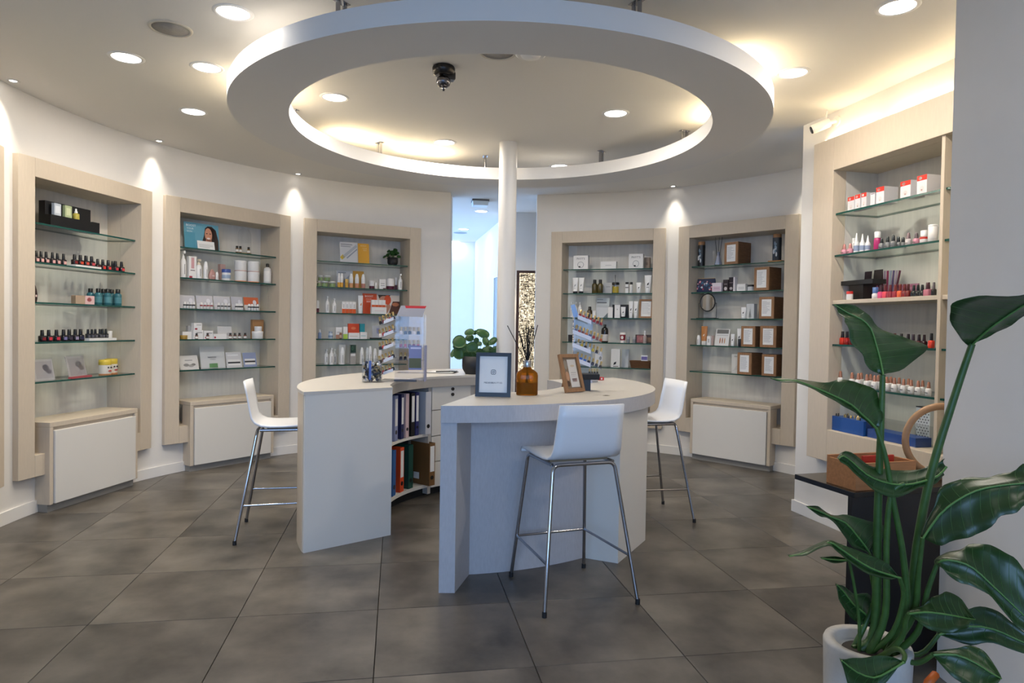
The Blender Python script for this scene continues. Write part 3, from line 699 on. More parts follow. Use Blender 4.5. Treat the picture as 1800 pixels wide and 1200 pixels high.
def k_crate(w, h, d=.2):
    t = .012; b = MB(); b.box(-w / 2, w / 2, -d / 2 + .012, d / 2, 0, t, WOODC); b.box(-w / 2, w / 2, -d / 2 + .012, d / 2, h - t, h, WOODC); b.box(-w / 2, -w / 2 + t, -d / 2 + .012, d / 2, t, h - t, WOODC); b.box(w / 2 - t, w / 2, -d / 2 + .012, d / 2, t, h - t, WOODC); b.box(-w / 2 + t, w / 2 - t, d / 2 - .01, d / 2, t, h - t, WOODC)
    fr = MB(); q = .17 * w; y0, y1 = -d / 2, -d / 2 + .012
    fr.box(-w / 2, -w / 2 + q, y0, y1, 0, h, WOODF); fr.box(w / 2 - q, w / 2, y0, y1, 0, h, WOODF); fr.box(-w / 2 + q, w / 2 - q, y0, y1, 0, q * .9, WOODF); fr.box(-w / 2 + q, w / 2 - q, y0, y1, h - q * .9, h, WOODF)
    pr = MB(); rn = random.Random(int(w * 1e5 + h * 1e4)); n = 13
    for k in range(n):
        z = h * (.78 - .58 * k / n); l = .26 * w * rn.uniform(.5, 1) ; pr.box(-.27 * w, -.27 * w + 2 * l, y1 - .0105, y1 - .0098, z, z + h * .011, M('8d8f94', .7))
    return [('crate_body', b), ('front_frame', fr), ('paper', MB().box(-w / 2 + q, w / 2 - q, y1 - .0098, y1 - .006, q * .9, h - q * .9, PAPER)), ('lettering', pr)]
def k_can(w, h, body='14161a', art='39536a'):
    r = w / 2; rn = random.Random(3); pr = MB()
    for k in range(9):
        z = h * rn.uniform(.2, .75); x = rn.uniform(-.5, .5) * r; y = -math.sqrt(max(r * r - x * x, 0)) - .0004; pr.ell(x, z, r * .22, h * rn.uniform(.04, .1), y, M(rn.choice([art, 'c9cdd2', '6b7f90']), .6), 8)
    return [('body', MB().lathe([(r * .97, 0), (r, h * .02), (r, h * .86)], M(body, .4), 20)), ('print', pr), ('lid', MB().lathe([(r * .96, h * .86), (r * .96, h * .99), (r * .9, h)], WOODF, 20))]
def k_pouch(w, h, body='26304e', cols=('c9cdd6', '9b3a52', '3f6f8f', 'd8a0a8')):
    rn = random.Random(5); d = w * .35; n = 16
    rings = []
    for f in (0, .15, .5, .85, 1):
        dd = d * (1 - abs(f - .35) ** 1.5 * 1.6); dd = max(dd, .006); rings.append([((w / 2) * (1 if f < .9 else .97) * math.copysign(abs(cos(2 * PI * k / n)) ** .5, cos(2 * PI * k / n)), dd / 2 * math.copysign(abs(sin(2 * PI * k / n)) ** .8, sin(2 * PI * k / n)), h * f) for k in range(n)])
    b = MB().loft(rings, M(body, .7)); pr = MB()
    for k in range(34):
        x, z = rn.uniform(-.42, .42) * w, rn.uniform(.12, .8) * h; dd = max(d * (1 - abs(z / h - .35) ** 1.5 * 1.6), .006); y = -dd / 2 * (abs(1 - (2 * x / w) ** 4)) ** .4 - .001
        pr.ell(x, z, w * rn.uniform(.03, .06), h * rn.uniform(.04, .08), y, M(rn.choice(cols), .7), 7, .002)
    return [('body', b), ('print', pr), ('zip', MB().box(-w * .46, w * .46, -.003, .003, h, h + .004, M('c9a86a', .4, .6)))]
def k_tray(w, h, d=.05, body='e6e4e0'): return [('tray', MB().box(-w / 2, w / 2, -d / 2, d / 2, 0, h, M(body, .5)))]
def k_cup(w, h, body='e8e4e0', band='8e2233'):
    r = w / 2; return [('body', MB().lathe([(r * .78, 0), (r * .8, h * .02), (r, h), (r * .92, h * .99), (r * .75, h * .06)], M(body, .5), 18)), ('print', MB().lathe([(r * .85 + .0006, h * .25), (r * .97 + .0006, h * .8)], M(band, .5), 18)), ('emblem', MB().ell(0, h * .52, r * .45, h * .17, -r * .93, M('efe9e2', .6), 12, .003))]
def k_face_cup(w, h):
    r = w / 2; pr = MB()
    for x, z, rx, rz, c in ((-.35, .5, .1, .05, '2a2a2a'), (.25, .5, .1, .05, '2a2a2a'), (-.05, .28, .2, .05, 'b03a3a')): pr.ell(x * r, z * h, rx * w, rz * h, -r * math.sqrt(1 - x * x) - .0012, M(c, .6), 10, .0015)
    return [('body', MB().lathe([(r * .9, 0), (r, h * .05), (r, h * .72)], M('e6dfd2', .5), 18)), ('hair', MB().lathe([(r * 1.01, h * .66), (r * 1.02, h * .8), (r * 1.0, h * .98), (r * .85, h)], M('cbb23a', .5), 18)), ('print', pr), ('foot_band', MB().lathe([(r * .93, .0), (r * 1.01, h * .02), (r * 1.01, h * .1)], M('c98a5a', .5), 18))]
def k_stand(w, h):                                              # stepped black display block
    b = MB(); b.box(-w / 2, w * .36, .0, .05, 0, h, BLACK); b.box(w * .36, w / 2, -.02, .05, 0, h * .5, BLACK); b.box(-w / 2, w * .36, -.045, 0, 0, h * .45, BLACK)
    return [('block', b)]
def k_mirror(w, h):
    r = w * .40; cz = h - r; ring_ = [(r * cos(2 * PI * k / 32), 0, cz + r * sin(2 * PI * k / 32)) for k in range(32)]; m = M('1a1a1c', .4)
    st = MB().tube(tubepath([(-w / 2 + .003, 0, cz * .95), (-w / 2 + .003, 0, .006), (w / 2 - .003, 0, .006), (w / 2 - .003, 0, cz * .95)], .006), .0028, m, 8)
    st.tube([(-w / 2, 0, cz * .95), (-r, 0, cz * .97)], .0028, m, 6); st.tube([(w / 2, 0, cz * .95), (r, 0, cz * .97)], .0028, m, 6); st.box(-w / 2 + .005, w / 2 - .005, -.045, .045, 0, .007, m)
    return [('rim', MB().tube(ring_, .0062, m, 8, True)), ('glass', MB().tube([(0, -.003, cz), (0, .003, cz)], r - .002, M('b9bbbd', .03, 1.), 32)), ('stand', st)]
def k_reeds(w, h):                                              # small reed diffuser
    r = w / 2; st = MB(); rn = random.Random(2)
    for k in range(6):
        a = k * 1.05; st.tube([(r * .15 * cos(a), r * .15 * sin(a), h * .1), (r * 1.0 * cos(a), r * .8 * sin(a), h * rn.uniform(.9, 1))], .0014, M('2b2622', .7), 5)
    return [('flask', MB().lathe([(r * .9, 0), (r * .95, h * .02), (r * .3, h * .36), (r * .3, h * .48)], M('9aa0b4', .1, spec=.8), 16)), ('base_ring', MB().lathe([(r * .97, 0.0), (r * .99, h * .005), (r * .97, h * .03)], M('3b3634', .4), 16)), ('reeds', st)]
def k_basket(w, h):
    d = .10; b = MB()
    B = M('5d3d22', .8)
    for k in range(7):
        f = k / 6; ww, dd = w * (.86 + .14 * f), d * (.86 + .14 * f); b.tube([(x, y, h * (.06 + .9 * f)) for x, y, _ in rsq(ww, dd, 0, .2, 3)], h * .085, B, 6, True)
    return [('weave', b), ('bottom', MB().box(-w * .43, w * .43, -d * .43, d * .43, 0, h * .1, B))]
def k_cloche(w, h):
    r = w / 2; return [('dome', MB().lathe([(r * .95, h * .05), (r * .95, h * .72), (r * .85, h * .86), (r * .55, h * .955), (.0, h)], CLEAR, 24)), ('base', MB().lathe([(r * 1.02, 0), (r * 1.05, h * .02), (r * 1.02, h * .05), (0, h * .052)], GOLD, 24))]
def k_uvlamp(w, h):                                             # black T-shaped stand
    return [('head', MB().box(-w / 2, w / 2, -.05, .05, h * .78, h, BLACKM)), ('stem', MB().box(-w * .22, w * .20, -.04, .04, .0, h * .78, BLACK))]
def k_basketbox(w, h): return k_box(w, h, .05, 'e9e9ee', ((.05, .95, .62, .9, '6a62a0'), (.2, .8, .3, .45, 'b8a860')))
def k_dropper(w, h, body='a8b060'):
    r = w / 2; return [('body', MB().lathe([(r * .95, 0), (r, h * .02), (r, h * .5), (r * .45, h * .58)], M(body, .15, spec=.7), 14)), ('cap', MB().lathe([(r * .48, h * .58), (r * .48, h * .74), (r * .3, h * .76), (r * .28, h * .95), (r * .15, h)], M('e6e6e2', .4), 12))]
def k_clearbox(w, h, d=.12, inner='2a4f96'):
    b = MB(); t = .003; b.box(-w / 2, w / 2, -d / 2, -d / 2 + t, 0, h, CLEAR); b.box(-w / 2, w / 2, d / 2 - t, d / 2, 0, h, CLEAR); b.box(-w / 2, -w / 2 + t, -d / 2, d / 2, 0, h, CLEAR); b.box(w / 2 - t, w / 2, -d / 2, d / 2, 0, h, CLEAR); b.box(-w / 2, w / 2, -d / 2, d / 2, h, h + t, CLEAR)
    return [('cover', b), ('blue_tray', MB().box(-w / 2 + .006, w / 2 - .006, -d / 2 + .006, d / 2 - .006, 0, h * .45, M(inner, .4)))]
def k_bluetray(w, h, d=.12):
    b = MB().box(-w / 2, w / 2, -d / 2, d / 2, 0, h, M('1a4c96', .35)); p = MB(); rn = random.Random(4)
    for k in range(26): x, y = rn.uniform(-.45, .45) * w, rn.uniform(-.4, .4) * d; p.lathe([(.005, 0), (.004, .016), (0, .018)], GOLD if k % 2 else M('1d1d1d', .4), 7, (x, y, h))
    o = [('tray', b), ('filling', p)]
    return o
def k_pattern(w, h, d=.06):
    b = MB().box(-w / 2, w / 2, -d / 2, d / 2, 0, h, M('e4e4e4', .5)); p = MB()
    for i in range(5):
        for j in range(12):
            x, z = (-.4 + .2 * i + .1 * (j % 2)) * w, (.05 + .078 * j) * h
            if abs(x) < .44 * w: p.poly([(x - w * .05, z), (x, z - h * .02), (x + w * .05, z), (x, z + h * .02)], -d / 2, M('202022', .6))
    return [('carton', b), ('print', p), ('lid', MB().box(-w / 2 - .001, w / 2 + .001, -d / 2 - .001, d / 2 + .001, h, h + .006, BLACK))]
def k_teardrop(w, h, body='b88c84'):
    r = w / 2; return [('body', MB().lathe([(r * .7, 0), (r * .98, h * .18), (r, h * .4), (r * .7, h * .72), (r * .25, h * .95), (0, h)], M(body, .4), 16, sy=.6)), ('print', MB().box(-r * .3, r * .3, -r * .62, -r * .55, h * .3, h * .42, M('e0c8c0', .6)))]
def k_fan(w, h):                                                # strips of colour samples fanned out
    out = []
    for k, c in enumerate(('7a2748', 'b9a0b4', '8c2f55', '9aa4b8', '6d5a86', 'b6a2b6', '5c1f3a')):
        x = -w / 2 + w * (k + .5) / 7; a = rad(-6 + 4.0 * k); out.append(('strip', MB().box(-w * .06, w * .06, -.002, .002, 0, h, M(c, .5)).xf(Matrix.Translation((x * .7, k * .004, 0)) @ Matrix.Rotation(a * .7, 4, 'Y'))))
    return out
KIND = {k[2:]: v for k, v in list(globals().items()) if k.startswith('k_')}
KIND.pop('basketbox', None)
KIND['labelbox'] = k_basketbox
CATN = dict(polish=('nail_polish', 'nail polish'), gel=('gel_polish', 'nail polish'), bottle=('bottle', 'bottle'), point=('squeeze_bottle', 'bottle'), pump=('pump_bottle', 'bottle'), airless=('airless_bottle', 'bottle'), tube=('cream_tube', 'tube'), box=('product_carton', 'box'),
            jar=('cream_jar', 'jar'), card=('display_card', 'card'), crate=('wooden_crate', 'crate'), can=('tea_canister', 'canister'), pouch=('zip_pouch', 'pouch'), tray=('display_tray', 'tray'), cup=('paper_cup', 'cup'), face_cup=('face_tumbler', 'tumbler'), stand=('display_stand', 'display stand'),
            mirror=('table_mirror', 'mirror'), reeds=('reed_diffuser', 'diffuser'), basket=('wicker_basket', 'basket'), cloche=('glass_cloche', 'cloche'), uvlamp=('nail_lamp', 'nail lamp'), labelbox=('product_carton', 'box'), dropper=('dropper_bottle', 'bottle'), clearbox=('clear_box', 'box'), bluetray=('blue_tray', 'tray'), pattern=('patterned_carton', 'box'), teardrop=('teardrop_flask', 'bottle'), fan=('sample_fan', 'sample strips'))
_proto = {}
ITEMS = []
SHN = ['top', 'second', 'third', 'fourth', 'bottom']
def unit_uv(u, px, py, v):                    # measured image column -> position along the niche at depth v
    Mi = UNITS[u]; o = Mi.inverted() @ Vector((0, 0, H)); d = (Mi.to_3x3().inverted()) @ ray(px, py); t = (v - o.y) / d.y
    return (o + d * t)
def shz(u, s): return (SHZ[s] + .0062) if u < 5 else (SH6[s] + (.0122 if s == 2 else .0062)) if s < 5 else .6685
def it(u, s, kind, x0, x1, hp, desc, v=None, rot=0., z=0., w=None, **kw):
    """goods between image columns x0..x1, hp pixels high, on shelf s of niche u"""
    if v is None: v = .12 if u < 5 else .04
    zb = shz(u, s) + z
    c0 = UNITS[u] @ Vector((unit_uv(u, (x0 + x1) / 2, 560, v).x, v, zb)); py = proj(c0)[1]
    a, b = unit_uv(u, x0, py, v), unit_uv(u, x1, py, v); uu = (a.x + b.x) / 2
    P = UNITS[u] @ Vector((uu, v, zb)); dist = P.y * cos(PITCH)
    h_ = hp * dist / FPX; w_ = w or abs(b.x - a.x)
    if kind in ('polish', 'gel', 'bottle', 'pump', 'airless', 'jar', 'tube', 'can', 'cup', 'point', 'dropper') and not w: w_ = abs(x1 - x0) * dist / FPX
    ITEMS.append(dict(u=u, s=s, kind=kind, desc=desc, uu=uu, v=v, P=P, w=w_, h=h_, rot=rot, kw=kw))
    return P, w_, h_
ORD = ['leftmost', 'second from left', 'third from left', 'fourth from left', 'fifth from left', 'sixth from left', 'seventh from left', 'eighth from left', 'ninth from left', 'tenth from left', 'eleventh from left', 'twelfth from left', 'thirteenth from left', 'fourteenth from left', 'fifteenth from left', 'sixteenth from left', 'seventeenth from left', 'eighteenth from left', 'nineteenth from left', 'twentieth from left']
def key_of(kw): return tuple(sorted((k, str(v)) for k, v in kw.items()))
def flush():
    grp = {}
    for e in ITEMS: grp.setdefault((e['u'], e['s'], e['desc']), []).append(e)
    for (u, s, desc), L in grp.items():
        L.sort(key=lambda e: e['uu'])
        for k, e in enumerate(L):
            where = (SHN[s] + ' shelf') if s < 5 else 'floor'
            lab = '%s, %s%s, %s' % (desc, (ORD[k] + ' on ') if len(L) > 1 else 'on ', where, UN[u])
            wq, hq = round(e['w'], 3), round(e['h'], 3)
            pk = (e['kind'], wq, hq, key_of(e['kw']))
            if pk not in _proto: _proto[pk] = [(p[0], p[1].mesh(p[0])) for p in KIND[e['kind']](wq, hq, **e['kw'])]
            nm, cat = CATN[e['kind']]
            rz = UNITS[u].to_euler().z + rad(e['rot'])
            if len(_proto[pk]) == 1:
                o = link(nm, _proto[pk][0][1], None, e['P'], rz)
            else:
                o = link(nm, None, None, e['P'], rz); o.empty_display_size = .02
                for n_, m_ in _proto[pk]: part(n_, m_, o)
            tag(o, lab, cat, ('%s %s' % (desc, 'group')) if len(L) > 1 else None)

# ---- niche 0, far left
it(0, 0, 'stand', 79, 171, 42, 'stepped black display block', v=.13)
hz = .45 * 42 * 4.9 / FPX
P_, w_, h_ = it(0, 0, 'box', 93, 105, 21, 'pale blue carton on black block', v=.105, z=.0795, d=.022, body='b9c0c8', spec=((.15, .85, .2, .8, 'd8dde2'),))
it(0, 0, 'box', 112, 124, 21, 'pale green carton on black block', v=.105, z=.0795, d=.022, body='a9b58a', spec=((.2, .8, .2, .8, 'c9d0a8'),))
it(0, 0, 'dropper', 128, 139, 19, 'amber dropper bottle on black block', v=.105, z=.0795, body='b3a64a')
for x in (63.5, 72, 81, 92, 101, 111.6): it(0, 1, 'polish', x - 4.3, x + 4.3, 21, 'black-capped polish with pink label', v=.12, liq='251b1d', label='dba9a4')
it(0, 1, 'tray', 126, 171, 4, 'low white riser under polishes', v=.12, d=.07)
for x, c in ((131, '7a1f1c'), (141, 'c2401f'), (151, 'c94a3a'), (161, 'b8414a')): it(0, 1, 'polish', x - 4.8, x + 4.8, 18, 'polish with red label on white riser', v=.12, z=.017, liq='1e1416', label=c)
for x, c in ((171.6, '5a1628'), (180.6, 'd0392f'), (190, 'd1423e'), (198, '6e1a24'), (202.8, 'b8303c'), (213.6, 'cf3a44')): it(0, 1, 'polish', x - 4.5, x + 4.5, 18.5, 'polish with red label', v=.12 if x not in (198,) else .155, liq='1e1416', label=c)
it(0, 2, 'teardrop', 57, 65.5, 30, 'dark brown leaf-shaped flask cut by frame edge', v=.08, body='2c1a14')
it(0, 2, 'box', 133, 158, 15, 'kraft carton with pink floral side', v=.12, rot=-20, d=.06, body='a9927a', spec=((.5, 1, 0, 1, 'd9b3ae'), (.6, .85, .3, .8, 'b85a5a', 'o')))
for x in (159, 172.5, 181.5, 189, 196, 207): it(0, 2, 'bottle', x - 6, x + 6, 29, 'teal bottle with black cap', v=.185 if x in (181.5, 196, 159) else .12, body='2d6670', cap='101214', capf=.24, capw=.62, label=('4a8088', .15, .5), rough=.15)
for x, c in ((74, '7a1522'), (85.5, 'c2333f'), (99, 'c22f44'), (111.6, '7d78a8'), (121.5, '3a3040'), (132, '9a90ac'), (141.6, '262a4a')): it(0, 3, 'polish', x - 5.3, x + 5.3, 20.5, 'wide black-capped polish', v=.12, liq='15131a', label=c)
it(0, 3, 'tray', 150, 198, 4, 'low white riser under small black polishes', v=.12, d=.07)
for x in (154.5, 161.4, 167.4, 175.5, 180, 186): it(0, 3, 'polish', x - 3.8, x + 3.8, 16, 'small black polish on white riser', v=.12, z=.017, liq='1b1b20', label='57565c')
it(0, 3, 'jar', 189, 197, 12, 'round white tip jar behind black polishes', v=.16, z=.017)
GREYP = ((.1, .95, .1, .9, 'aaa4a4'), (.45, .8, .45, .75, '8f8890', 'o'), (.6, .9, .3, .55, '9a9298', 'o'))
it(0, 4, 'card', 62, 97, 38, 'grey floral display card half behind frame', v=.1, body='b9b4b2', spec=GREYP, acrylic=True)
it(0, 4, 'card', 117, 159, 38, 'grey floral display card with dark folded side', v=.12, rot=12, body='b9b4b2', spec=GREYP, acrylic=True)
it(0, 4, 'tray', 120, 162, 3, 'flat red and white sample strip before card', v=.075, rot=8, d=.03, body='a84a50')
for x in (184.5, 195): it(0, 4, 'face_cup', x - 7.5, x + 7.5, 27, 'yellow-topped tumbler with drawn face', v=.11 if x < 190 else .15)
# ---- niche 1, behind left stool
SKIN, HAIR = 'c98f74', '2a1813'
it(1, 0, 'card', 325, 386, 46, 'blue poster of smiling dark-haired woman', v=.125, lean=6, body='5f9db4', spec=((0, .3, 0, .62, '4d93ab'), (.5, .99, 0, .9, HAIR, 'p', ((.5, .3), (.56, .55), (.6, .84), (.68, .93), (.8, .93), (.92, .8), (.98, .4), (.98, 0), (.86, 0), (.8, .3), (.6, .28))), (.585, .80, .33, .86, SKIN, 'o', 1), (.60, .78, .26, .45, 'b87c66', 'o', 1), (.64, .74, .42, .49, 'e8d6d0', 'o', 2), (.62, .67, .62, .66, '3a2018', 'o', 2), (.72, .77, .62, .66, '3a2018', 'o', 2), (.70, .88, .45, .9, HAIR, 'p', ((.72, .9), (.8, .72), (.82, .45), (.88, .45), (.86, .85)))),
   txt=(('BOOST', .12, .2, .88, 'e8eef0'), ('YOUR', .1, .17, .76, 'd8e4e8'), ('SKIN', .1, .15, .65, 'c8dade')))
it(1, 0, 'card', 348, 378, 15, 'small white card before woman poster', v=.09, body='e9e8e6', spec=((.1, .9, .55, .6, 'a8a8a8'), (.1, .9, .4, .45, 'a8a8a8'), (.1, .7, .25, .3, 'a8a8a8')))
it(1, 0, 'cloche', 419, 440, 46, 'tall clear glass dome on gold base', v=.16)
for x in (416.6, 422.5, 437): it(1, 0, 'bottle', x - 2.6, x + 2.6, 12, 'tiny amber vial with black cap by dome', v=.072, body='6b4a1c', cap='141414', capf=.3, capw=.8, label=('e0ddd6', .15, .5))
it(1, 1, 'pump', 317, 327, 47, 'tall white pump bottle', v=.1)
it(1, 1, 'box', 330, 343, 38, 'tall white carton with pink print', v=.11, d=.04, spec=((.3, .7, .45, .95, 'cf9ea0'), (.05, .45, .0, .1, 'a02838'), (.2, .8, .34, .38, '7a7070')))
it(1, 1, 'pump', 344.5, 354.5, 34, 'white pump bottle with gold collar', v=.1, cap='e0d0b8')
it(1, 1, 'airless', 357.5, 365.5, 31, 'slim white airless bottle', v=.1)
it(1, 1, 'teardrop', 366, 379.5, 18.5, 'dusty pink teardrop flask', v=.11)
it(1, 1, 'airless', 379, 384, 14, 'small white sample bottle', v=.09)
it(1, 1, 'box', 385, 394, 29, 'slim rosy carton behind blue-white jar', v=.18, d=.04, body='b09088')
it(1, 1, 'jar', 390, 405, 20, 'white jar with blue lid', v=.11, lid='3a56a0', lidf=.3, band=('9fb0c8', .2, .5))
for x0, x1, zz in ((412.5, 433, 0), (434.5, 455, 0)):
    P_, w_, h_ = it(1, 1, 'jar', x0, x1, 18.5, 'large white tub with orange rim', v=.14, lidf=.22, band=('d98a5a', .02, .1))
    it(1, 1, 'jar', x0, x1, 18.5, 'large white tub stacked on tub', v=.14, z=h_ + .0005, lidf=.22, band=('c98a7a', .02, .06))
it(1, 1, 'bottle', 463.5, 476.5, 35, 'clear toner bottle with black cap', v=.12, body='d8d6d2', cap='0f0f10', capf=.17, capw=.42, shoulder=.16, label=('ece9e4', .1, .62))
VC = (('317 344', 'c9c7cc', '2a2a2e'), ('346.5 375.5', 'c6c4c9', '8e2a30'), ('377 406', 'c9c7cb', '2a2a2e'), ('408 428', 'c2c0c6', '2a2a2e'), ('430.5 456', 'c96238', '2a2a2e'))
for k, (xx, c, cp) in enumerate(VC):
    x0, x1 = map(float, xx.split()); it(1, 2, 'card', x0, x1, 24, ('orange' if k == 4 else 'pale lilac') + ' display card behind vials', v=.15, body=c, spec=((.6, .85, .45, .8, 'dedce2', 'o'), (.0, 1, .0, .42, 'dcdad8' if k == 4 else 'd6d4d8')))
    n_ = 4
    for q in range(n_):
        xm = x0 + 7.5 + (x1 - x0 - 10) * q / (n_ - 1) * .95
        it(1, 2, 'bottle', xm - 2.4, xm + 2.4, 11.5, 'tiny white vial with %s band' % ('red' if k == 1 else 'dark'), v=.09, body='d9d7d4', cap='e4e2e0', capf=.28, capw=.8, label=(cp, .42, .62))
it(1, 3, 'jar', 316.5, 329, 7, 'flat gold jar', v=.07, body='a9873a', lid='a9873a')
it(1, 3, 'box', 318, 334, 13, 'low white carton behind gold jar', v=.13, d=.05)
RS = ((.1, .45, .05, .3, 'a83440', 'o'), (.3, .9, .7, .76, '6a6462'))
P_, w_, h_ = it(1, 3, 'box', 337.5, 354.5, 15.5, 'white carton with red swirl', v=.11, d=.05, spec=RS)
it(1, 3, 'box', 338.5, 352.5, 12.5, 'small white carton stacked on swirl carton', v=.11, z=h_ + .0005, d=.045, spec=RS)
it(1, 3, 'box', 328.5, 337, 23, 'grey carton behind stacked cartons', v=.18, d=.04, body='bcbab8')
it(1, 3, 'box', 356, 371.5, 14.5, 'white carton with red swirl', v=.11, d=.05, spec=RS)
it(1, 3, 'box', 373, 396, 9, 'long flat white carton', v=.1, d=.04, spec=((.05, .2, .1, .5, 'a83440', 'o'),))
it(1, 3, 'card', 384, 409, 22, 'pale white display card behind brown vials', v=.17, body='d2d0cf', spec=((.6, .85, .2, .5, 'b5b3b4', 'o'),))
for x in (345.5, 365, 405, 413, 421, 431): it(1, 3, 'bottle', x - 2.6, x + 2.6, 10.5, 'tiny brown vial', v=.075, body='5a3322', cap='1a1a1a', capf=.3, capw=.7, label=('e2ded8', .1, .45))
it(1, 3, 'box', 442, 461.5, 33, 'kraft pouch carton behind white jars', v=.19, d=.03, body='a5794e')
P_, w_, h_ = it(1, 3, 'jar', 443, 462, 13, 'wide white jar', v=.12, lidf=.3)
it(1, 3, 'jar', 447.5, 460, 8.5, 'smaller white jar stacked on wide jar', v=.12, z=h_ + .0005, lidf=.4)
it(1, 4, 'card', 317, 350, 25, 'pale card with silver pebbles', v=.12, lean=16, body='cfccc8', spec=((.3, .7, .62, .68, '8f8f90'), (.2, .5, .2, .42, '8b8986', 'o'), (.45, .75, .15, .36, 'a19d98', 'o'), (.62, .85, .25, .42, '7c7a78', 'o')))
it(1, 4, 'card', 353.5, 397, 38, 'large white acrylic-framed notice', v=.14, lean=10, body='cfccca', spec=((.02, .98, .02, .75, 'dddbd9'), (.3, .65, .48, .53, '9b9aa0'), (.38, .6, .4, .43, '9b9aa0'), (.34, .68, .02, .22, '79b36a')), acrylic=True)
it(1, 4, 'card', 399, 426, 27, 'pale grey vial card', v=.13, body='c9c8ca', spec=((.1, .8, .75, .85, 'e2e2e4'), (.1, .9, .25, .36, '2c2c30'), (.1, .9, .12, .25, 'e6e4e2'), (.1, .9, .36, .52, 'e0dedc')))
it(1, 4, 'card', 429, 452, 25, 'sky blue vial card', v=.13, body='8c97b8', spec=((.1, .9, .3, .42, '2c2c30'), (.1, .9, .15, .3, 'e6e4e2'), (.1, .9, .42, .56, 'dddcdc')))
# ---- niche 2, left of column
it(2, 0, 'card', 598, 629.5, 37, 'white poster with drawn syringe pen', v=.14, lean=8, body='d3d4d6', spec=((.05, .7, .86, .91, '9a9ca2'), (.05, .6, .77, .81, '9a9ca2'), (.0, 1, .1, .95, 'aeb4bd', 'p', ((.1, .3), (.9, .9), (.98, .8), (.2, .2))), (0, .2, .05, .3, 'd6b93a', 'p', ((.0, .25), (.15, .4), (.28, .28), (.12, .14))), (.4, 1, .2, .8, '8f98a6', 'p', ((.35, .25), (.95, .72), (.98, .66), (.4, .2)))))
it(2, 0, 'card', 630, 649.5, 36, 'bright yellow poster panel', v=.13, lean=8, body='dba12a', txt=(('BOOST', .09, .5, .88, 'f0dcae'), ('YOUR', .08, .6, .75, 'f0dcae'), ('SKIN', .08, .62, .66, 'f0dcae')))
for x0, x1, zz in ((557, 563.8, 0), (564.5, 577, 0), (578, 590, 0)): P_, w_, h_ = it(2, 1, 'jar', x0, x1, 10, 'glass jar of green mask', v=.11, body='8fa56a', lid='cfcfc8', lidf=.25, glass=True)
for x0, x1 in ((559, 568), (569, 581)): it(2, 1, 'jar', x0, x1, 9.5, 'glass jar of green mask, stacked', v=.11, z=h_ + .0008, body='8fa56a', lid='cfcfc8', lidf=.25, glass=True)
it(2, 1, 'card', 592, 619.5, 31, 'grey syringe poster behind bottles', v=.2, lean=6, body='b9bcc2', spec=((.1, .6, .85, .9, '80848c'), (.4, 1, .2, .8, '8f98a6', 'p', ((.2, .25), (.9, .82), (.98, .7), (.35, .2)))))
it(2, 1, 'card', 621, 640, 31, 'ochre poster behind bottles', v=.2, lean=6, body='c29136')
for x in (595.7, 600.7): it(2, 1, 'airless', x - 2.6, x + 2.6, 25, 'white bottle with yellow base', v=.12, band=('d9a23a', .35))
it(2, 1, 'jar', 606.5, 612.3, 15, 'amber yellow jar', v=.1, body='cf9a34', lid='e0b860')
for x, c in ((617, 'd59a6a'), (627.2, 'c98a66'), (638.3, 'b98070')): it(2, 1, 'airless', x - 3.6, x + 3.6, 25, 'white bottle with peach base', v=.12, band=(c, .33))
BUR = '5a1a30'
it(2, 1, 'jar', 649, 658, 14, 'white and burgundy jar', v=.12, body=BUR, lid='e6e2e0', lidf=.65)
it(2, 1, 'airless', 659, 663, 11.5, 'small white bottle beside burgundy jars', v=.1)
it(2, 1, 'box', 666, 677, 17, 'white carton with burgundy corner', v=.11, d=.04, spec=((.55, 1, .0, .12, BUR), (.2, .8, .35, .4, '7a7474'), (.2, .8, .55, .6, '7a7474')))
it(2, 1, 'jar', 679, 693, 19, 'large white and burgundy jar', v=.12, body=BUR, lid='e6e2e0', lidf=.68)
it(2, 1, 'jar', 693.5, 698.5, 22, 'tall white and burgundy jar', v=.16, body=BUR, lid='e6e2e0', lidf=.6)
it(2, 1, 'pump', 699.5, 707, 28, 'tall white pump bottle', v=.1)
it(2, 2, 'box', 555.5, 560, 21, 'white carton with burgundy base', v=.12, d=.04, spec=((0, 1, 0, .35, BUR),))
it(2, 2, 'pump', 572, 578.5, 29, 'tall white pump bottle', v=.12)
it(2, 2, 'pump', 584, 591, 25.5, 'shorter white pump bottle', v=.12)
for k in range(4): it(2, 2, 'box', 600.5 + 6.1 * k, 606.3 + 6.1 * k, 20, 'white carton with orange base', v=.12, d=.035, spec=((0, 1, 0, .38, 'd2571f'), (.3, .7, .45, .8, 'c9c6c4')))
it(2, 2, 'tube', 629, 638, 31.5, 'white tube with orange stripe', v=.1, cap='e9e7e4', capf=.15, mark='d98a4a')
it(2, 2, 'card', 638, 663, 36, 'orange poster panel with white lettering', v=.17, lean=6, body='cf4a1e', txt=(('BOOST', .13, .45, .86, 'f0e6e0'), ('YOUR', .11, .42, .72, 'e8b8a4'), ('SKIN', .11, .42, .6, 'f0e6e0')))
it(2, 2, 'card', 663, 703, 34, 'poster with close-up orange face mask', v=.17, lean=6, body='d8cbc2', spec=((0, .7, .55, 1, '3a2620', 'p', ((.05, 1), (.6, 1), (.4, .7), (.15, .65))), (.1, .5, .5, .95, 'c98f78', 'o', 1), (.32, .62, .5, 1, 'cf4a1e', 'o', 2), (.3, .55, .0, .6, 'c08a72', 'p', ((.4, 0), (.6, .4), (.52, .62), (.42, .5), (.25, 0))), (.55, 1, 0, .62, '4a2418', 'p', ((.5, 0), (.62, .45), (.7, .68), (1, .68), (1, 0))), (.66, .97, .42, .62, 'b06a48', 'o', 1)))
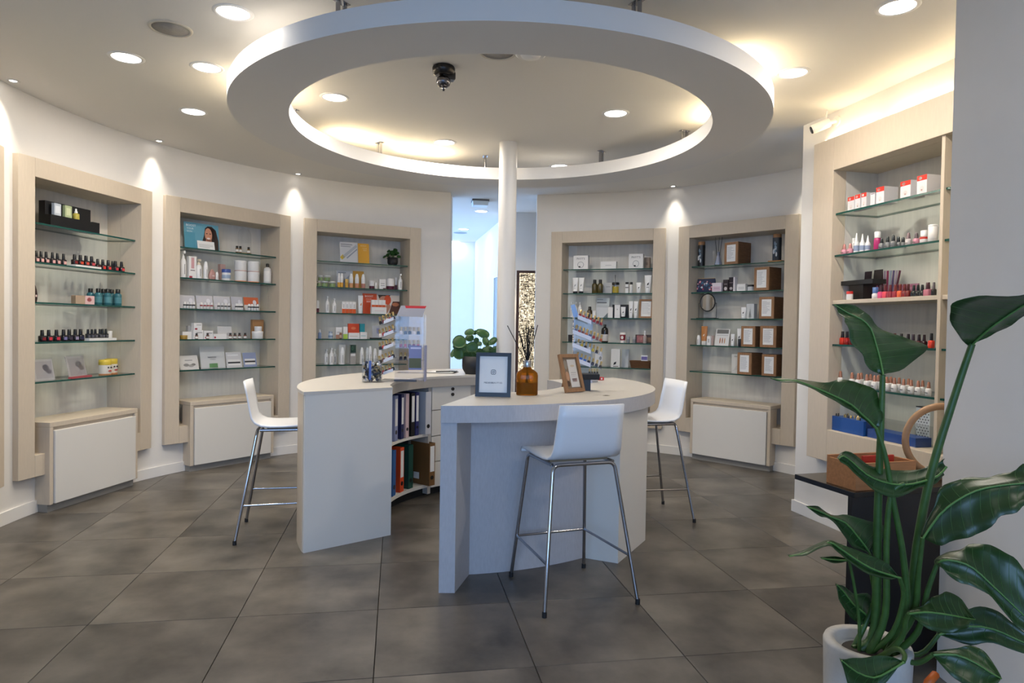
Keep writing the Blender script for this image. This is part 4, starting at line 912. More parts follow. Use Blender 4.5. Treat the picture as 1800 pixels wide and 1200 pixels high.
P_, w_, h_ = it(2, 2, 'box', 652, 678, 12, 'white carton with pink line', v=.11, d=.05, spec=((.2, .85, .45, .5, 'd0a8a8'),))
for k in range(4): it(2, 2, 'box', 652.5 + 6.1 * k, 658.3 + 6.1 * k, 12.5, 'small white carton with orange foot', v=.11, z=h_ + .0005, d=.035, spec=((0, 1, 0, .3, 'd2571f'),))
it(2, 3, 'bottle', 559, 565, 16, 'small blue bottle', v=.1, body='7d8fae', cap='e4e4e6', capf=.3, capw=.5)
it(2, 3, 'bottle', 577, 585, 13, 'short pale blue bottle', v=.1, body='b9c6d2', cap='8d9aae', capf=.25, capw=.8, label=('7f93b0', .2, .45))
it(2, 3, 'box', 589.5, 600, 20, 'white carton with peach base', v=.14, d=.04, spec=((0, 1, 0, .35, 'b98a72'), (.2, .8, .55, .6, '99928f')))
it(2, 3, 'bottle', 596.5, 601, 17, 'small brown serum bottle', v=.09, body='7a4c30', cap='d8d8d8', capf=.35, capw=.5, label=('c8a890', .1, .4))
it(2, 3, 'box', 602.5, 610, 21, 'white carton with lime base', v=.12, d=.04, spec=((0, 1, 0, .4, '9fbf4a'),))
P_, w_, h_ = it(2, 3, 'box', 612, 631, 10.5, 'long white carton at left', v=.12, d=.05, spec=((.1, .8, .4, .5, 'd0b8b0'),))
it(2, 3, 'box', 611.5, 630.5, 16, 'orange sachet carton on white carton', v=.12, z=h_ + .0005, d=.03, body='c9431e', spec=((.25, .7, .35, .65, 'd8764e', 'o'),))
P_, w_, h_ = it(2, 3, 'box', 632, 644, 12, 'long white carton at right', v=.12, d=.05, spec=((.1, .8, .4, .5, '9ac0c4'),))
it(2, 3, 'box', 632, 640.5, 14.5, 'teal sachet carton on white carton', v=.12, z=h_ + .0005, d=.03, body='1d8a96')
it(2, 3, 'card', 655, 668, 24, 'grey notice card on black foot', v=.12, body='b9bac0', spec=((.6, 1, .4, .8, '8d90b4'),), acrylic=True)
it(2, 3, 'tray', 651, 670, 2.2, 'flat black foot plate', v=.08, d=.05, body='151515')
for x, q, vv in ((573.5, 26, .19), (582.3, 29, .10), (588, 26, .2)): it(2, 4, 'pump', x - 3.9, x + 3.9, q, 'white pump bottle at left', v=vv)
it(2, 4, 'box', 595, 606, 34, 'tall pale carton behind pump bottle', v=.16, d=.04, body='cfcdc9')
it(2, 4, 'airless', 597.5, 605.5, 30, 'white bottle before pale carton', v=.1)
it(2, 4, 'box', 614.5, 624.5, 34, 'tall grey carton with dark green top', v=.12, d=.04, body='a29d98', spec=((0, 1, .55, 1, '1c3a30'), (.2, .6, .7, .95, '5f8a72', 'o'), (.1, .9, .42, .6, 'e0dedb')))
for x, q in ((635.8, 29), (645.8, 28), (650.5, 31), (659, 27), (668, 28)): it(2, 4, 'airless', x - 3.4, x + 3.4, q, 'slim white airless bottle', v=.18 if x == 645.8 else .12)
# ---- niche 3, right of column
def phyts(): return (("PHYT'S", .2, .5, .76, '55585a'),)
PH = ((.28, .72, .1, .56, '8a8d8f', 'o'), (.31, .69, .13, .53, 'e4e3e1', 'o', 1), (.33, .67, .3, .37, '3a3c3e'), (.35, .5, .13, .24, '2e3032', 'o', 2))
it(3, 0, 'box', 1009, 1034.5, 24, 'square white carton with round emblem', v=.11, d=.06, spec=PH, txt=phyts())
it(3, 0, 'box', 1056.7, 1084, 13, 'low wide white carton', v=.11, d=.06, spec=((.3, .7, .45, .52, 'b4b4b6'),))
it(3, 0, 'box', 1106, 1131, 25.5, 'square white carton with round emblem', v=.11, d=.06, spec=PH, txt=phyts())
it(3, 0, 'box', 1133, 1142.5, 20, 'brown translucent carton', v=.17, d=.05, body='8f7c6a', spec=((.3, .7, .3, .6, '6d5a4a', 'o'),))
for x in (1011, 1021.5): it(3, 1, 'tube', x - 5.2, x + 5.2, 27.5, 'white tube with black cap at left', v=.11, mark='9a9c9e')
for x in (1045.2, 1055): it(3, 1, 'bottle', x - 5, x + 5, 24, 'square olive oil bottle with black cap', v=.11, body='4f4522', cap='0f0f0f', capf=.27, capw=.6, rough=.2)
it(3, 1, 'card', 1060, 1075, 20, 'clear etched glass sign', v=.19, body='b5b6b6', spec=((.3, .8, .6, .66, '8b8c8e'),))
it(3, 1, 'jar', 1075.5, 1088.5, 19, 'yellow scrub jar with black lid', v=.11, body='b39a24', lid='101010', lidf=.22, glass=True)
it(3, 1, 'bottle', 1079, 1083, 33, 'thin dark bottle behind scrub jar', v=.19, body='8d8f93', cap='55575a', capf=.4, capw=.3)
it(3, 1, 'box', 1099.5, 1105, 19.5, 'slim white and black carton', v=.12, d=.03, spec=((0, 1, .82, 1, '1a1a1a'), (0, 1, .48, .55, '2a2a2a')))
it(3, 1, 'bottle', 1106.5, 1112, 19.5, 'slim white bottle with black top', v=.1, cap='141414', capf=.22, capw=.95)
it(3, 1, 'tube', 1118, 1127, 18.5, 'short white tube', v=.1, cap='e6e6e4')
it(3, 1, 'tube', 1132.5, 1145, 31.5, 'tall wide white tube with leaf emblem', v=.11, cap='e6e6e4')
for x in (1005, 1012, 1019): it(3, 2, 'pump', x - 3.3, x + 3.3, 27, 'white bottle behind polish display', v=.2 if x == 1012 else .11)
it(3, 2, 'bottle', 1031.8, 1041, 19.5, 'small brown oil bottle with black cap', v=.12, body='3f2e14', cap='101010', capf=.28, capw=.6, rough=.2)
it(3, 2, 'box', 1042, 1047, 12, 'tiny white carton beside brown bottle', v=.1, d=.03)
it(3, 2, 'card', 1046.5, 1069.5, 36, 'white price list card', v=.19, body='d4d5d6', spec=((.05, .5, .9, .94, '9b9da0'), (.05, .8, .74, .79, '6a6c70')) + tuple((.05, .9, .62 - .06 * k, .635 - .06 * k, 'aeb0b3') for k in range(6)))
it(3, 2, 'card', 1048, 1068, 19, 'clear glass sign before price list', v=.12, body='c6c9cb', spec=((.55, 1, 0, .5, '5f6f74', 'p', ((.6, 0), (1, .5), (1, 0))),))
it(3, 2, 'box', 1069, 1077, 19, 'white carton left of black carton', v=.1, d=.03)
it(3, 2, 'box', 1077, 1105, 23.5, 'large black gift carton', v=.16, d=.05, body='101113')
it(3, 2, 'box', 1080.5, 1090, 23, 'white carton before black carton', v=.09, d=.03, spec=((.4, .6, .6, .7, 'b0b0b0'),))
it(3, 2, 'tube', 1091, 1099.5, 19.5, 'white tube before black carton', v=.09)
for x in (1108.7, 1117.3): it(3, 2, 'tube', x - 4, x + 4, 29.5, 'tall white tube with black emblem', v=.1, cap='e8e8e6')
def frame_parts(w, h): return k_frame(w, h)
def k_frame(w, h, lean=8):
    T = Matrix.Rotation(rad(-lean), 4, 'X'); q = w * .14; f = MB(); f.box(-w / 2, -w / 2 + q, 0, .016, 0, h, WOODF); f.box(w / 2 - q, w / 2, 0, .016, 0, h, WOODF); f.box(-w / 2 + q, w / 2 - q, 0, .016, 0, q, WOODF); f.box(-w / 2 + q, w / 2 - q, 0, .016, h - q, h, WOODF)
    pr = MB()
    for k in range(9): pr.box(-.28 * w, .28 * w * (1 if k % 3 else .6), .0075, .0082, h * (.76 - .065 * k), h * (.775 - .065 * k), M('9a9ca0', .7))
    return [('frame', f.xf(T)), ('paper', MB().box(-w / 2 + q, w / 2 - q, .0082, .012, q, h - q, PAPER).xf(T)), ('lettering', pr.xf(T))]
KIND['frame'] = k_frame; CATN['frame'] = ('picture_frame', 'picture frame')
it(3, 2, 'frame', 1122.5, 1147, 34, 'wooden frame with white printed sheet', v=.11)
it(3, 3, 'box', 999.5, 1007, 12, 'small black carton', v=.12, d=.04, body='17171a')
it(3, 3, 'bottle', 1056.5, 1069, 31.5, 'large dark brown bottle with white label', v=.11, body='16110f', cap='0d0d0d', capf=.14, capw=.4, shoulder=.22, label=('cfcbc6', .08, .45), rough=.2)
it(3, 3, 'cup', 1089.3, 1099.5, 18, 'white and wine red paper cup', v=.11)
for x in (1104, 1114.5): it(3, 3, 'jar', x - 3, x + 3, 11, 'small grey glass jar', v=.11, body='8b8c8e', lid='a9aaac')
it(3, 3, 'box', 1117.5, 1146, 15, 'gift carton with photo print', v=.15, d=.05, body='4a3a34', spec=((.08, .5, .1, .9, 'a8686a'), (.5, .95, .15, .7, '8b6a52'), (.2, .4, .3, .8, 'c99a8e', 'o')))
it(3, 3, 'bottle', 1130, 1136.5, 22, 'small clear perfume bottle', v=.09, body='b3a29c', cap='d9d9d9', capf=.35, capw=.5)
it(3, 4, 'card', 1045, 1058, 23, 'clear acrylic leaflet holder beside display', v=.12, body='cfd2d6', spec=((.55, .9, .5, .8, '7f838a', 'o'),))
it(3, 4, 'box', 1074.5, 1090, 32, 'white paper bag carton with leaf emblem', v=.12, d=.05, body='dddddb', spec=((.3, .65, .12, .3, '222426', 'p', ((.28, .12), (.35, .26), (.62, .32), (.58, .18))), (.25, .85, .03, .07, '55585a')))
it(3, 4, 'card', 1092, 1104, 32, 'clear glass pane leaning on back', v=.2, body='c2c5c8')
P_, w_, h_ = it(3, 4, 'basket', 1108, 1145, 12.5, 'brown wicker basket', v=.14)
it(3, 4, 'labelbox', 1121.5, 1144.5, 21, 'white and violet carton in basket', v=.14, z=h_ * .12, w=.07)
# ---- niche 4, wooden crates
it(4, 0, 'can', 1226.5, 1239, 43, 'black canister with wooden lid', v=.1)
it(4, 0, 'reeds', 1256, 1269, 50, 'small glass reed diffuser', v=.12)
it(4, 0, 'crate', 1283, 1309.5, 38, 'open wooden crate with price sheet', v=.14, rot=-10, d=.2)
P_, w_, h_ = it(4, 0, 'tray', 1353.5, 1377, 3, 'thin wooden base plate', v=.14, d=.09, body='a8763c')
it(4, 0, 'can', 1358, 1373, 46, 'black canister standing on wooden plate', v=.13, z=h_ + .0005, body='232a33', art='7f95a8')
it(4, 1, 'pouch', 1225.5, 1257.5, 24, 'flowery dark blue zip pouch', v=.13)
it(4, 1, 'box', 1254, 1270, 15.5, 'pale pink carton', v=.09, d=.05, body='d8cfd4', spec=((.1, .9, .1, .6, 'cdb4c4'), (.2, .8, .35, .42, '8b6a80')))
it(4, 1, 'box', 1272, 1281, 21, 'dark plum carton', v=.11, d=.03, body='2c2228', spec=((.2, .8, .1, .4, 'c9c3c6', 'o'), (.2, .8, .6, .65, 'a89aa0')))
it(4, 1, 'box', 1282.5, 1294.5, 25, 'taller plum and white carton', v=.12, rot=-12, d=.04, body='dcd8da', spec=((0, .75, 0, 1, '2a2026'), (.1, .65, .12, .32, 'd0c9cc', 'o'), (.1, .65, .6, .64, 'a89aa0')))
it(4, 1, 'box', 1297.5, 1312, 12.5, 'white cube carton', v=.11, d=.05, spec=((.15, .85, .5, .56, '9b9a9c'), (.15, .85, .3, .36, '9b9a9c')))
it(4, 1, 'jar', 1314, 1327, 11, 'clear cream jar with black lid', v=.12, body='cfcfd0', lid='111113', lidf=.32)
it(4, 1, 'crate', 1335, 1363, 40, 'open wooden crate with price sheet', v=.14, rot=-8, d=.2)
it(4, 2, 'mirror', 1226.5, 1260.5, 43.5, 'round black-rimmed mirror on stand', v=.11, rot=-6)
it(4, 2, 'tube', 1302, 1312, 20, 'small white tube with black emblem', v=.1, cap='e8e8e6')
it(4, 2, 'box', 1313, 1329, 26, 'pale grey carton with darker side', v=.12, rot=-12, d=.045, body='aaaeae', spec=((.05, .95, .0, 1, 'c9cccc'), (.4, .6, .1, .6, '9ba0a0', 'p', ((.3, .1), (.5, .7), (.7, .1)))))
it(4, 2, 'card', 1331.5, 1341, 27, 'clear glass panes leaning by crate', v=.2, body='c8cccb')
it(4, 2, 'crate', 1343, 1370, 38, 'open wooden crate with price sheet', v=.14, rot=-4, d=.2)
it(4, 3, 'airless', 1224.5, 1231.5, 17, 'short white bottle', v=.12)
it(4, 3, 'tube', 1231.5, 1244, 33, 'tall orange-brown tube', v=.11, body='b87a44', cap='e0dcd6', capf=.22, mark='e6ded2')
it(4, 3, 'box', 1243.5, 1250, 16, 'slim white carton', v=.1, d=.03, spec=((.3, .7, .3, .7, 'b9b4b2'),))
it(4, 3, 'box', 1250.5, 1254, 17, 'very slim rosy carton', v=.12, d=.03, body='bfa59c')
it(4, 3, 'card', 1255.5, 1280, 29.5, 'white card with lipstick swatches', v=.12, body='dad9d7', spec=((.08, .92, .73, .97, '6c6c6a'), (.33, .42, .12, .48, 'a56a4a', 'o'), (.5, .58, .12, .48, '8e5a3c', 'o'), (.66, .74, .12, .48, 'b98a66', 'o'), (.1, .9, .6, .64, 'b4b4b4')))
it(4, 3, 'tube', 1284, 1291.5, 21, 'small white tube with black emblem', v=.1, cap='e8e8e6')
it(4, 3, 'tube', 1295, 1304, 31, 'tall white tube with black emblem', v=.12, cap='e8e8e6')
it(4, 3, 'jar', 1297, 1304, 13, 'small black jar', v=.058, body='131316', lid='1b1b1e')
it(4, 3, 'crate', 1311, 1336.5, 36, 'open wooden crate with price sheet', v=.13, rot=-6, d=.18)
it(4, 3, 'crate', 1343.5, 1372, 37.5, 'open wooden crate with price sheet', v=.13, rot=-2, d=.18)
it(4, 4, 'box', 1287.5, 1304.5, 33, 'creased white paper bag', v=.17, rot=4, d=.04, body='d6d4ce', txt=(("PHYT'S", .13, .62, .88, '6a6c6e'),), spec=((.2, .9, .05, .5, 'cac8c2', 'p', ((.1, .1), (.5, .4), (.9, .45), (.6, .2))),))
it(4, 4, 'crate', 1304.5, 1331, 38, 'open wooden crate with price sheet', v=.13, rot=-8, d=.18)
it(4, 4, 'crate', 1346.5, 1372, 37.5, 'open wooden crate with price sheet', v=.13, rot=-2, d=.18)
# ---- right wall niche
WR_ = ((0, 1, .72, 1, 'd8321f'), (.15, .5, .76, .94, 'ece8e2', 'o'), (.3, .7, .12, .42, 'd9cfcc', 'o'), (.42, .58, .15, .25, '8a4a44', 'o'))
def w6(*a, **k): it(5, *a, **k)
for k, (x0, x1, hh, vv) in enumerate(((1498, 1509.5, 24, .0), (1511, 1520, 25.5, .0), (1522, 1531, 26, .0), (1538, 1546, 22, .0), (1552, 1566, 28.5, .0), (1595, 1613, 28.5, .0), (1624.5, 1642, 32, .0))):
    w6(0, 'box', x0, x1, hh, 'white and red carton' if k != 3 else 'plain grey-white carton', v=vv, d=.07 if k < 4 else .10, body='dcd9da', spec=WR_ if k != 3 else ((.1, .9, .9, .96, '7a6a72'),))
for x in (1484, 1494.5): w6(1, 'gel', x - 5, x + 5, 19, 'pink gel polish with rosy cap', v=.0, body='d292a2', cap='c98a86')
w6(1, 'bottle', 1497, 1505, 30, 'white bottle with flat cap', v=.06, body='e2e0e0', cap='ecebea', capf=.2, capw=.8)
for x, hh in ((1505, 36), (1515.5, 33), (1525, 29)): w6(1, 'point', x - 4.6, x + 4.6, hh, 'white squeeze bottle with pointed tip', v=.0)
w6(1, 'bottle', 1536, 1548, 34, 'magenta remover bottle with white cap', v=.03, body='b3246c', cap='ebe9e8', capf=.32, capw=.85)
for x, hh, vv in ((1549.5, 21, .0), (1560, 22, .0), (1570, 23, .0), (1579, 20, .03), (1587, 19, .05)): w6(1, 'gel', x - 5, x + 5, hh, 'clear polish with charcoal cap', v=vv, body='77787a', cap='3f4345')
w6(1, 'gel', 1591.5, 1602, 23, 'pale polish with mauve cap', v=.0, body='c9c2c0', cap='8d7a7e')
w6(1, 'gel', 1605, 1616, 21, 'pink polish with grey cap', v=.0, body='c98a9c', cap='6f6468')
w6(1, 'bottle', 1617.5, 1630, 23, 'white and red bottle with white cap', v=.0, body='e6e2e0', cap='ecebe9', capf=.45, capw=.85, label=('c9382c', .34, .5))
w6(1, 'bottle', 1632, 1647.5, 31, 'tall plain white cylinder bottle', v=.0, body='e4e2e0', cap='e8e6e4', capf=.1, capw=.98, shoulder=.01)
for x in (1662, 1675, 1684): w6(1, 'gel', x - 4.6, x + 4.6, 23, 'gold-tipped gel polish right of divider', v=.0, cap='cbb27a')
w6(2, 'jar', 1488, 1499, 15, 'small white jar with red lid', v=-.03, lid='c22a24', lidf=.32)
w6(2, 'uvlamp', 1485, 1545, 34.5, 'black T-shaped nail lamp stand', v=.05)
w6(2, 'card', 1512, 1528, 52, 'dark pink photo booklet', v=.17, lean=4, body='2a1a20', spec=((.05, .95, 0, .4, '8f3a5a', 'p', ((.05, 0), (.95, 0), (.9, .45), (.6, .25), (.1, .4))),))
w6(2, 'card', 1532, 1547, 54, 'second dark pink photo booklet', v=.14, lean=4, body='231419', spec=((.05, .95, 0, .4, 'a3506e', 'p', ((.05, 0), (.95, 0), (.9, .35), (.5, .5), (.1, .3))),))
w6(2, 'fan', 1547, 1571, 52, 'fan of purple sample strips', v=.17)
w6(2, 'box', 1567, 1614, 27, 'mauve pink display panel', v=.21, d=.012, body='b07a94', spec=((.05, .95, .8, .92, 'a05a7a'),))
w6(2, 'bottle', 1533, 1544, 20.5, 'white bottle with blue and white cap', v=.0, body='dcdcdc', cap='4a6aa0', capf=.5, capw=.85)
for x, c, cp in ((1548, 'd0497a', '3a1a26'), (1556, 'd8485a', '5a1a20'), (1564.5, '8f2a3a', '5c1a22'), (1573.5, '8e2634', '6a2018'), (1582, 'd05a34', '6a1c14'), (1589.5, '7a1a1c', '5a1412'), (1596, '6a1518', '4a1012')): w6(2, 'polish', x - 4.6, x + 4.6, 23.5, 'red or pink polish with dark red cap', v=.0, liq=c, cap=cp)
for x in (1606, 1613.5, 1621): w6(2, 'polish', x - 4.4, x + 4.4, 21, 'near-black polish', v=.0, liq='1a1d1c', cap='141717')
w6(2, 'polish', 1624.5, 1637, 24.5, 'dusty pink polish with plum cap', v=.0, liq='b5707e', cap='4a2a30')
w6(2, 'polish', 1637.5, 1645, 24, 'dark polish with grey cap', v=.0, liq='222222', cap='6d6468')
for x in (1666.5, 1675.5): w6(2, 'gel', x - 4.8, x + 4.8, 23, 'pale-capped gel polish right of divider', v=.0, cap='d9cdb8')
for x, c, cp in ((1481, 'd0331f', '1a1214'), (1488.5, '9c1f1c', '1c1416'), (1497, '7a1a1c', '1a1214'), (1505.5, 'a02824', '1a1214'), (1514, '5a1418', '1a1214'), (1523, '8a2a34', '1a1214'), (1532, '4a1016', '1a1214'), (1541, '6a1c28', '201a1c'), (1550, '55141c', '1c1618'), (1559, '3a1216', '231a1c'), (1572.5, '8f2a2a', '5a2420'), (1584, '2a1418', '181214'), (1596, '3a141c', '241418'), (1605, '8a7a88', '3a2a34'), (1615, '4a1420', '2a1a20'), (1624, '2a1016', '2a141a')): w6(3, 'polish', x - 4.6, x + 4.6, 23, 'dark polish in long row', v=.0, liq=c, cap=cp)
w6(3, 'polish', 1632, 1641.5, 26, 'bright red polish with black cap beside divider', v=.0, liq='d8402c', cap='150f10')
w6(3, 'polish', 1668, 1677, 22, 'dark plum polish right of divider', v=.0, liq='2a1820', cap='1c1418')
for x, vv in ((1477, .0), (1497.5, .0), (1508.5, .0), (1513.5, .05), (1523.5, .0), (1530, .04), (1537, .0), (1543.5, .04), (1552, .0), (1558.5, .0), (1565.5, .04), (1572, .0), (1580, .04), (1588, .0), (1596.5, .05), (1601.5, .0), (1613.5, .0), (1621.5, .04), (1632, .0)): w6(4, 'gel', x - 5, x + 5, 24, 'white gel polish with rose gold cap', v=vv)
w6(5, 'bluetray', 1465, 1532, 25, 'blue tray of golden nail tips', v=.02)
w6(5, 'clearbox', 1536, 1625, 34, 'clear lidded box with blue tray', v=.03)
w6(5, 'pattern', 1616, 1641, 62, 'white carton with black diamond pattern', v=.17)
flush()

# ================================================================ things standing on the counters
ZW = ZT + .0006
LEAF = noisy('plant_leaf', '274d22', .4, amt=.25, nscale=9, spec=.4, rand=.12)
STEMG = M('4a6b34', .5)
def leaf_disc(parent, c, rx, ry, n_, spin, base):             # rounded, slightly cupped leaf with its stalk
    n_ = Vector(n_).normalized(); a = n_.cross(Vector((0, 0, 1)));
    a = (a.normalized() if a.length > .01 else Vector((1, 0, 0))); b = n_.cross(a)
    e1, e2 = a * cos(spin) + b * sin(spin), -a * sin(spin) + b * cos(spin)
    rows = []; N = 14
    for f, dz in ((.0, .0), (.3, .0022), (.75, .0012), (1.0, -.0022)):
        rows.append([Vector(c) + e1 * rx * f * cos(2 * PI * k / N) * (1 + .12 * cos(2 * PI * k / N)) + e2 * ry * f * sin(2 * PI * k / N) + n_ * (dz * rx / .03) for k in range(N)])
    mb = MB(); top = [p for r in rows[1:] for p in r]; o = len(top); bot = [p - n_ * .0012 for p in top]
    F = [(i * N + k, i * N + (k + 1) % N, (i + 1) * N + (k + 1) % N, (i + 1) * N + k) for i in range(2) for k in range(N)]
    F += [tuple(o + j for j in f[::-1]) for f in F]; F += [tuple(range(N - 1, -1, -1)), tuple(o + k for k in range(N))]
    F += [(2 * N + k, o + 2 * N + k, o + 2 * N + (k + 1) % N, 2 * N + (k + 1) % N) for k in range(N)]
    mb.add(top + bot, F, LEAF, True); lf = part('leaf', mb, parent)
    if base is not None:
        q = Vector(base); m_ = (q + Vector(c)) / 2 + Vector((0, 0, .03)); part('stalk', MB().tube([q, q.lerp(m_, .5) + Vector((0, 0, .01)), m_, Vector(c) - n_ * .003], .0018, STEMG, 5), parent)
def pot_plant(label, P, r, h, leaves, cat='plant', taper=.72, mat=None):
    t = thing('potted_plant', label, cat, P); mat = mat or M('17181c', .55)
    part('pot', MB().lathe([(r * taper, 0), (r * .97, h * .3), (r, h * .45), (r, h), (r * .9, h), (r * .88, h * .88), (0, h * .87)], mat, 24), t)
    part('soil', MB().lathe([(r * .87, h * .86), (r * .5, h * .9), (0, h * .91)], M('2a1f17', .9), 18), t)
    for (dx, dy, dz, rx, ry, nx, ny, nz, sp) in leaves: leaf_disc(t, (dx, dy, dz), rx, ry, (nx, ny, nz), sp, (dx * .12, dy * .12, h * .9))
    return t
# round-leaved plant in a black pot at the back of the left counter
Yp = 5.72; base = on_z(833, 657, ZW); Yp = base.y
rn = random.Random(11); LV = []
for (px, py, rx, ry, rt) in ((826, 583.4, 7, 5.5, 20), (849.7, 586, 10, 6.3, -25), (808.4, 599.4, 9.5, 9.5, 30), (826, 594, 6.5, 5, 0), (855, 600, 5, 7.5, 20), (867, 598.5, 8.5, 4.5, 40), (816.7, 611, 8, 6.5, 0), (831, 609.5, 8.5, 7.5, 10), (806.6, 620.5, 7.5, 9, 20), (797.5, 619.6, 3.5, 7.5, -20), (819.4, 622, 7, 7, 0), (833, 623, 8, 7, 0), (859, 615, 9, 6.5, 10), (870, 617, 5.5, 7.5, -20), (843, 604, 4, 3.5, 0), (844, 618, 7, 5, 0), (836, 584, 5, 3, 20), (803, 609, 5, 4, 0), (850, 622, 7, 6, 0), (838, 598, 4, 4, 0)):
    dy = rn.uniform(-.07, .05); q = at(px, py, Yp + dy); k = (Yp + dy) / FPX
    LV.append((q.x - base.x, q.y - base.y, q.z - ZW, rx * k * 1.3, ry * k * 1.3, rn.uniform(-.4, .4), -1, rn.uniform(.1, .6), rad(rt)))
pot_plant('bushy round-leaved plant in black pot at back of left counter', (base.x, base.y, ZW), .098, .145, LV)
# small plant on the top shelf left of the column
q0 = UNITS[2] @ Vector((unit_uv(2, 690, 468, .15).x, .15, shz(2, 0))); LV = []
for k in range(17):
    a = k * 2.4; r_ = .03 + .075 * ((k * 37) % 10) / 10; LV.append((r_ * cos(a), r_ * sin(a) * .55 - .01, .09 + .10 * (1 - r_ / .11) + .02 * sin(k * 3), .026, .021, cos(a) * .6, -.8, .7, a))
pot_plant('small dark green plant in black pot on top shelf', q0, .058, .088, LV)

# framed notice with the camera emblem; the code printed around it is left out
b0 = on_z(866, 698, ZW)
t = thing('picture_frame', 'black upright frame with white notice near front of right counter', 'picture frame', (b0.x, b0.y, ZW + .0030), rad(-3))
w_, h_ = .196, .245; T = Matrix.Rotation(rad(-9), 4, 'X'); q = .02; FRB = M('14161f', .4)
f = MB(); f.box(-w_ / 2, -w_ / 2 + q, 0, .016, 0, h_, FRB); f.box(w_ / 2 - q, w_ / 2, 0, .016, 0, h_, FRB); f.box(-w_ / 2 + q, w_ / 2 - q, 0, .016, 0, q * 1.15, FRB); f.box(-w_ / 2 + q, w_ / 2 - q, 0, .016, h_ - q, h_, FRB); part('frame', f.xf(T), t)
part('notice_sheet', MB().box(-w_ / 2 + q, w_ / 2 - q, .009, .013, q, h_ - q, PAPER).xf(T), t)
INK = M('33374a', .6); e = MB(); cz = h_ * .56; s_ = .0125
e.tube([(x, .0088, cz + z) for x, z, _ in rsq(2 * s_, 2 * s_, 0, .3, 4)], .0013, INK, 6, True); e.tube([(.0055 * cos(2 * PI * k / 16), .0088, cz + .0055 * sin(2 * PI * k / 16)) for k in range(16)], .0012, INK, 6, True); e.ell(.0075, cz + .0075, .0012, .0012, .009, INK, 8); part('emblem', e.xf(T), t)
v, f = text_mb('MEDENBEAUTY.ID', .0125, None, bold=.0); m_ = MB(); m_.add([(a, b + .009, c + h_ * .315) for a, b, c in v], f, INK); part('lettering', m_.xf(T), t)
part('easel_back', MB().box(-.03, .03, .07, .074, 0, .14, FRB).xf(Matrix.Rotation(rad(9), 4, 'X') @ Matrix.Translation((0, .0, 0))), t)

# amber reed diffuser
b0 = on_z(926, 693.5, ZW); AMB = M('a85a0e', .08, spec=.8)
t = thing('reed_diffuser', 'amber glass bottle with black reeds on right counter', 'diffuser', (b0.x, b0.y, ZW))
am = bpy.data.materials.new('amber_glass'); am.use_nodes = True; pb = am.node_tree.nodes['Principled BSDF']; pb.inputs['Base Color'].default_value = (.50, .17, .015, 1); pb.inputs['Roughness'].default_value = .08; pb.inputs['Transmission Weight'].default_value = .75; pb.inputs['IOR'].default_value = 1.2
k = b0.y / FPX; W = 19 * k
rings = [rsq(2 * W * f, 1.5 * W * f, z * k, .3, 4) for f, z in ((.94, 0), (1, 1.5), (1, 34), (.94, 39), (.7, 43), (.42, 46), (.36, 49))]
part('bottle', MB().loft(rings, am), t)
part('liquid', MB().loft([rsq(2 * W * .88, 1.4 * W * .88, z * k, .3, 4) for z in (2, 22)], M('5e2c08', .15)), t)
part('collar', MB().lathe([(7 * k, 49 * k), (7.3 * k, 50 * k), (7.3 * k, 60 * k), (6.5 * k, 61 * k)], M('b9bcc4', .25, .9), 20), t)
rn = random.Random(8); REED = M('17120f', .8)
for (dx, dz) in ((-36, 121), (-16, 112), (-8, 118), (-3, 122), (1, 120), (4, 117), (7, 121), (11, 116), (17, 123), (-12, 104), (0, 110)):
    part('reed', MB().tube([(-dx * .25 * k, rn.uniform(-.008, .008), 4 * k), (dx * .1 * k, rn.uniform(-.01, .01), 60 * k), (dx * k, rn.uniform(-.05, .05), dz * k)], .0026, REED, 6), t)

# wooden frame with a leaflet
b0 = on_z(1013, 690, ZW)
t = thing('picture_frame', 'light wooden frame with leaflet leaning back on right counter', 'picture frame', (b0.x, b0.y, ZW + .0060), rad(42))
w_, h_ = .165, .235; T = Matrix.Rotation(rad(-17), 4, 'X'); q = .022
f = MB(); f.box(-w_ / 2, -w_ / 2 + q, 0, .018, 0, h_, WOODF); f.box(w_ / 2 - q, w_ / 2, 0, .018, 0, h_, WOODF); f.box(-w_ / 2 + q, w_ / 2 - q, 0, .018, 0, q, WOODF); f.box(-w_ / 2 + q, w_ / 2 - q, 0, .018, h_ - q, h_, WOODF); part('frame', f.xf(T), t)
part('leaflet', MB().box(-w_ / 2 + q, w_ / 2 - q, .009, .013, q, h_ - q, M('7d6a55', .6)).xf(T), t)
pr = prints(((.38, .82, .13, .86, 'd5cfc6'), (.5, .72, .66, .72, 'c9b79a', 'o', 1), (.47, .75, .5, .52, 'a39d94'), (.47, .72, .45, .465, 'a39d94'), (.47, .7, .4, .415, 'a39d94'), (.48, .74, .27, .36, '9a4a3e'), (.17, .36, .3, .55, 'b58a6a', 'o'), (.16, .34, .15, .3, '4a3428', 'o'), (.17, .35, .6, .85, '8f8676', 'o')), w_, h_, .009)
part('print', pr.xf(T), t); part('easel_back', MB().box(-.03, .03, .095, .099, 0, .13, WOODF).xf(Matrix.Rotation(rad(14), 4, 'X')), t)

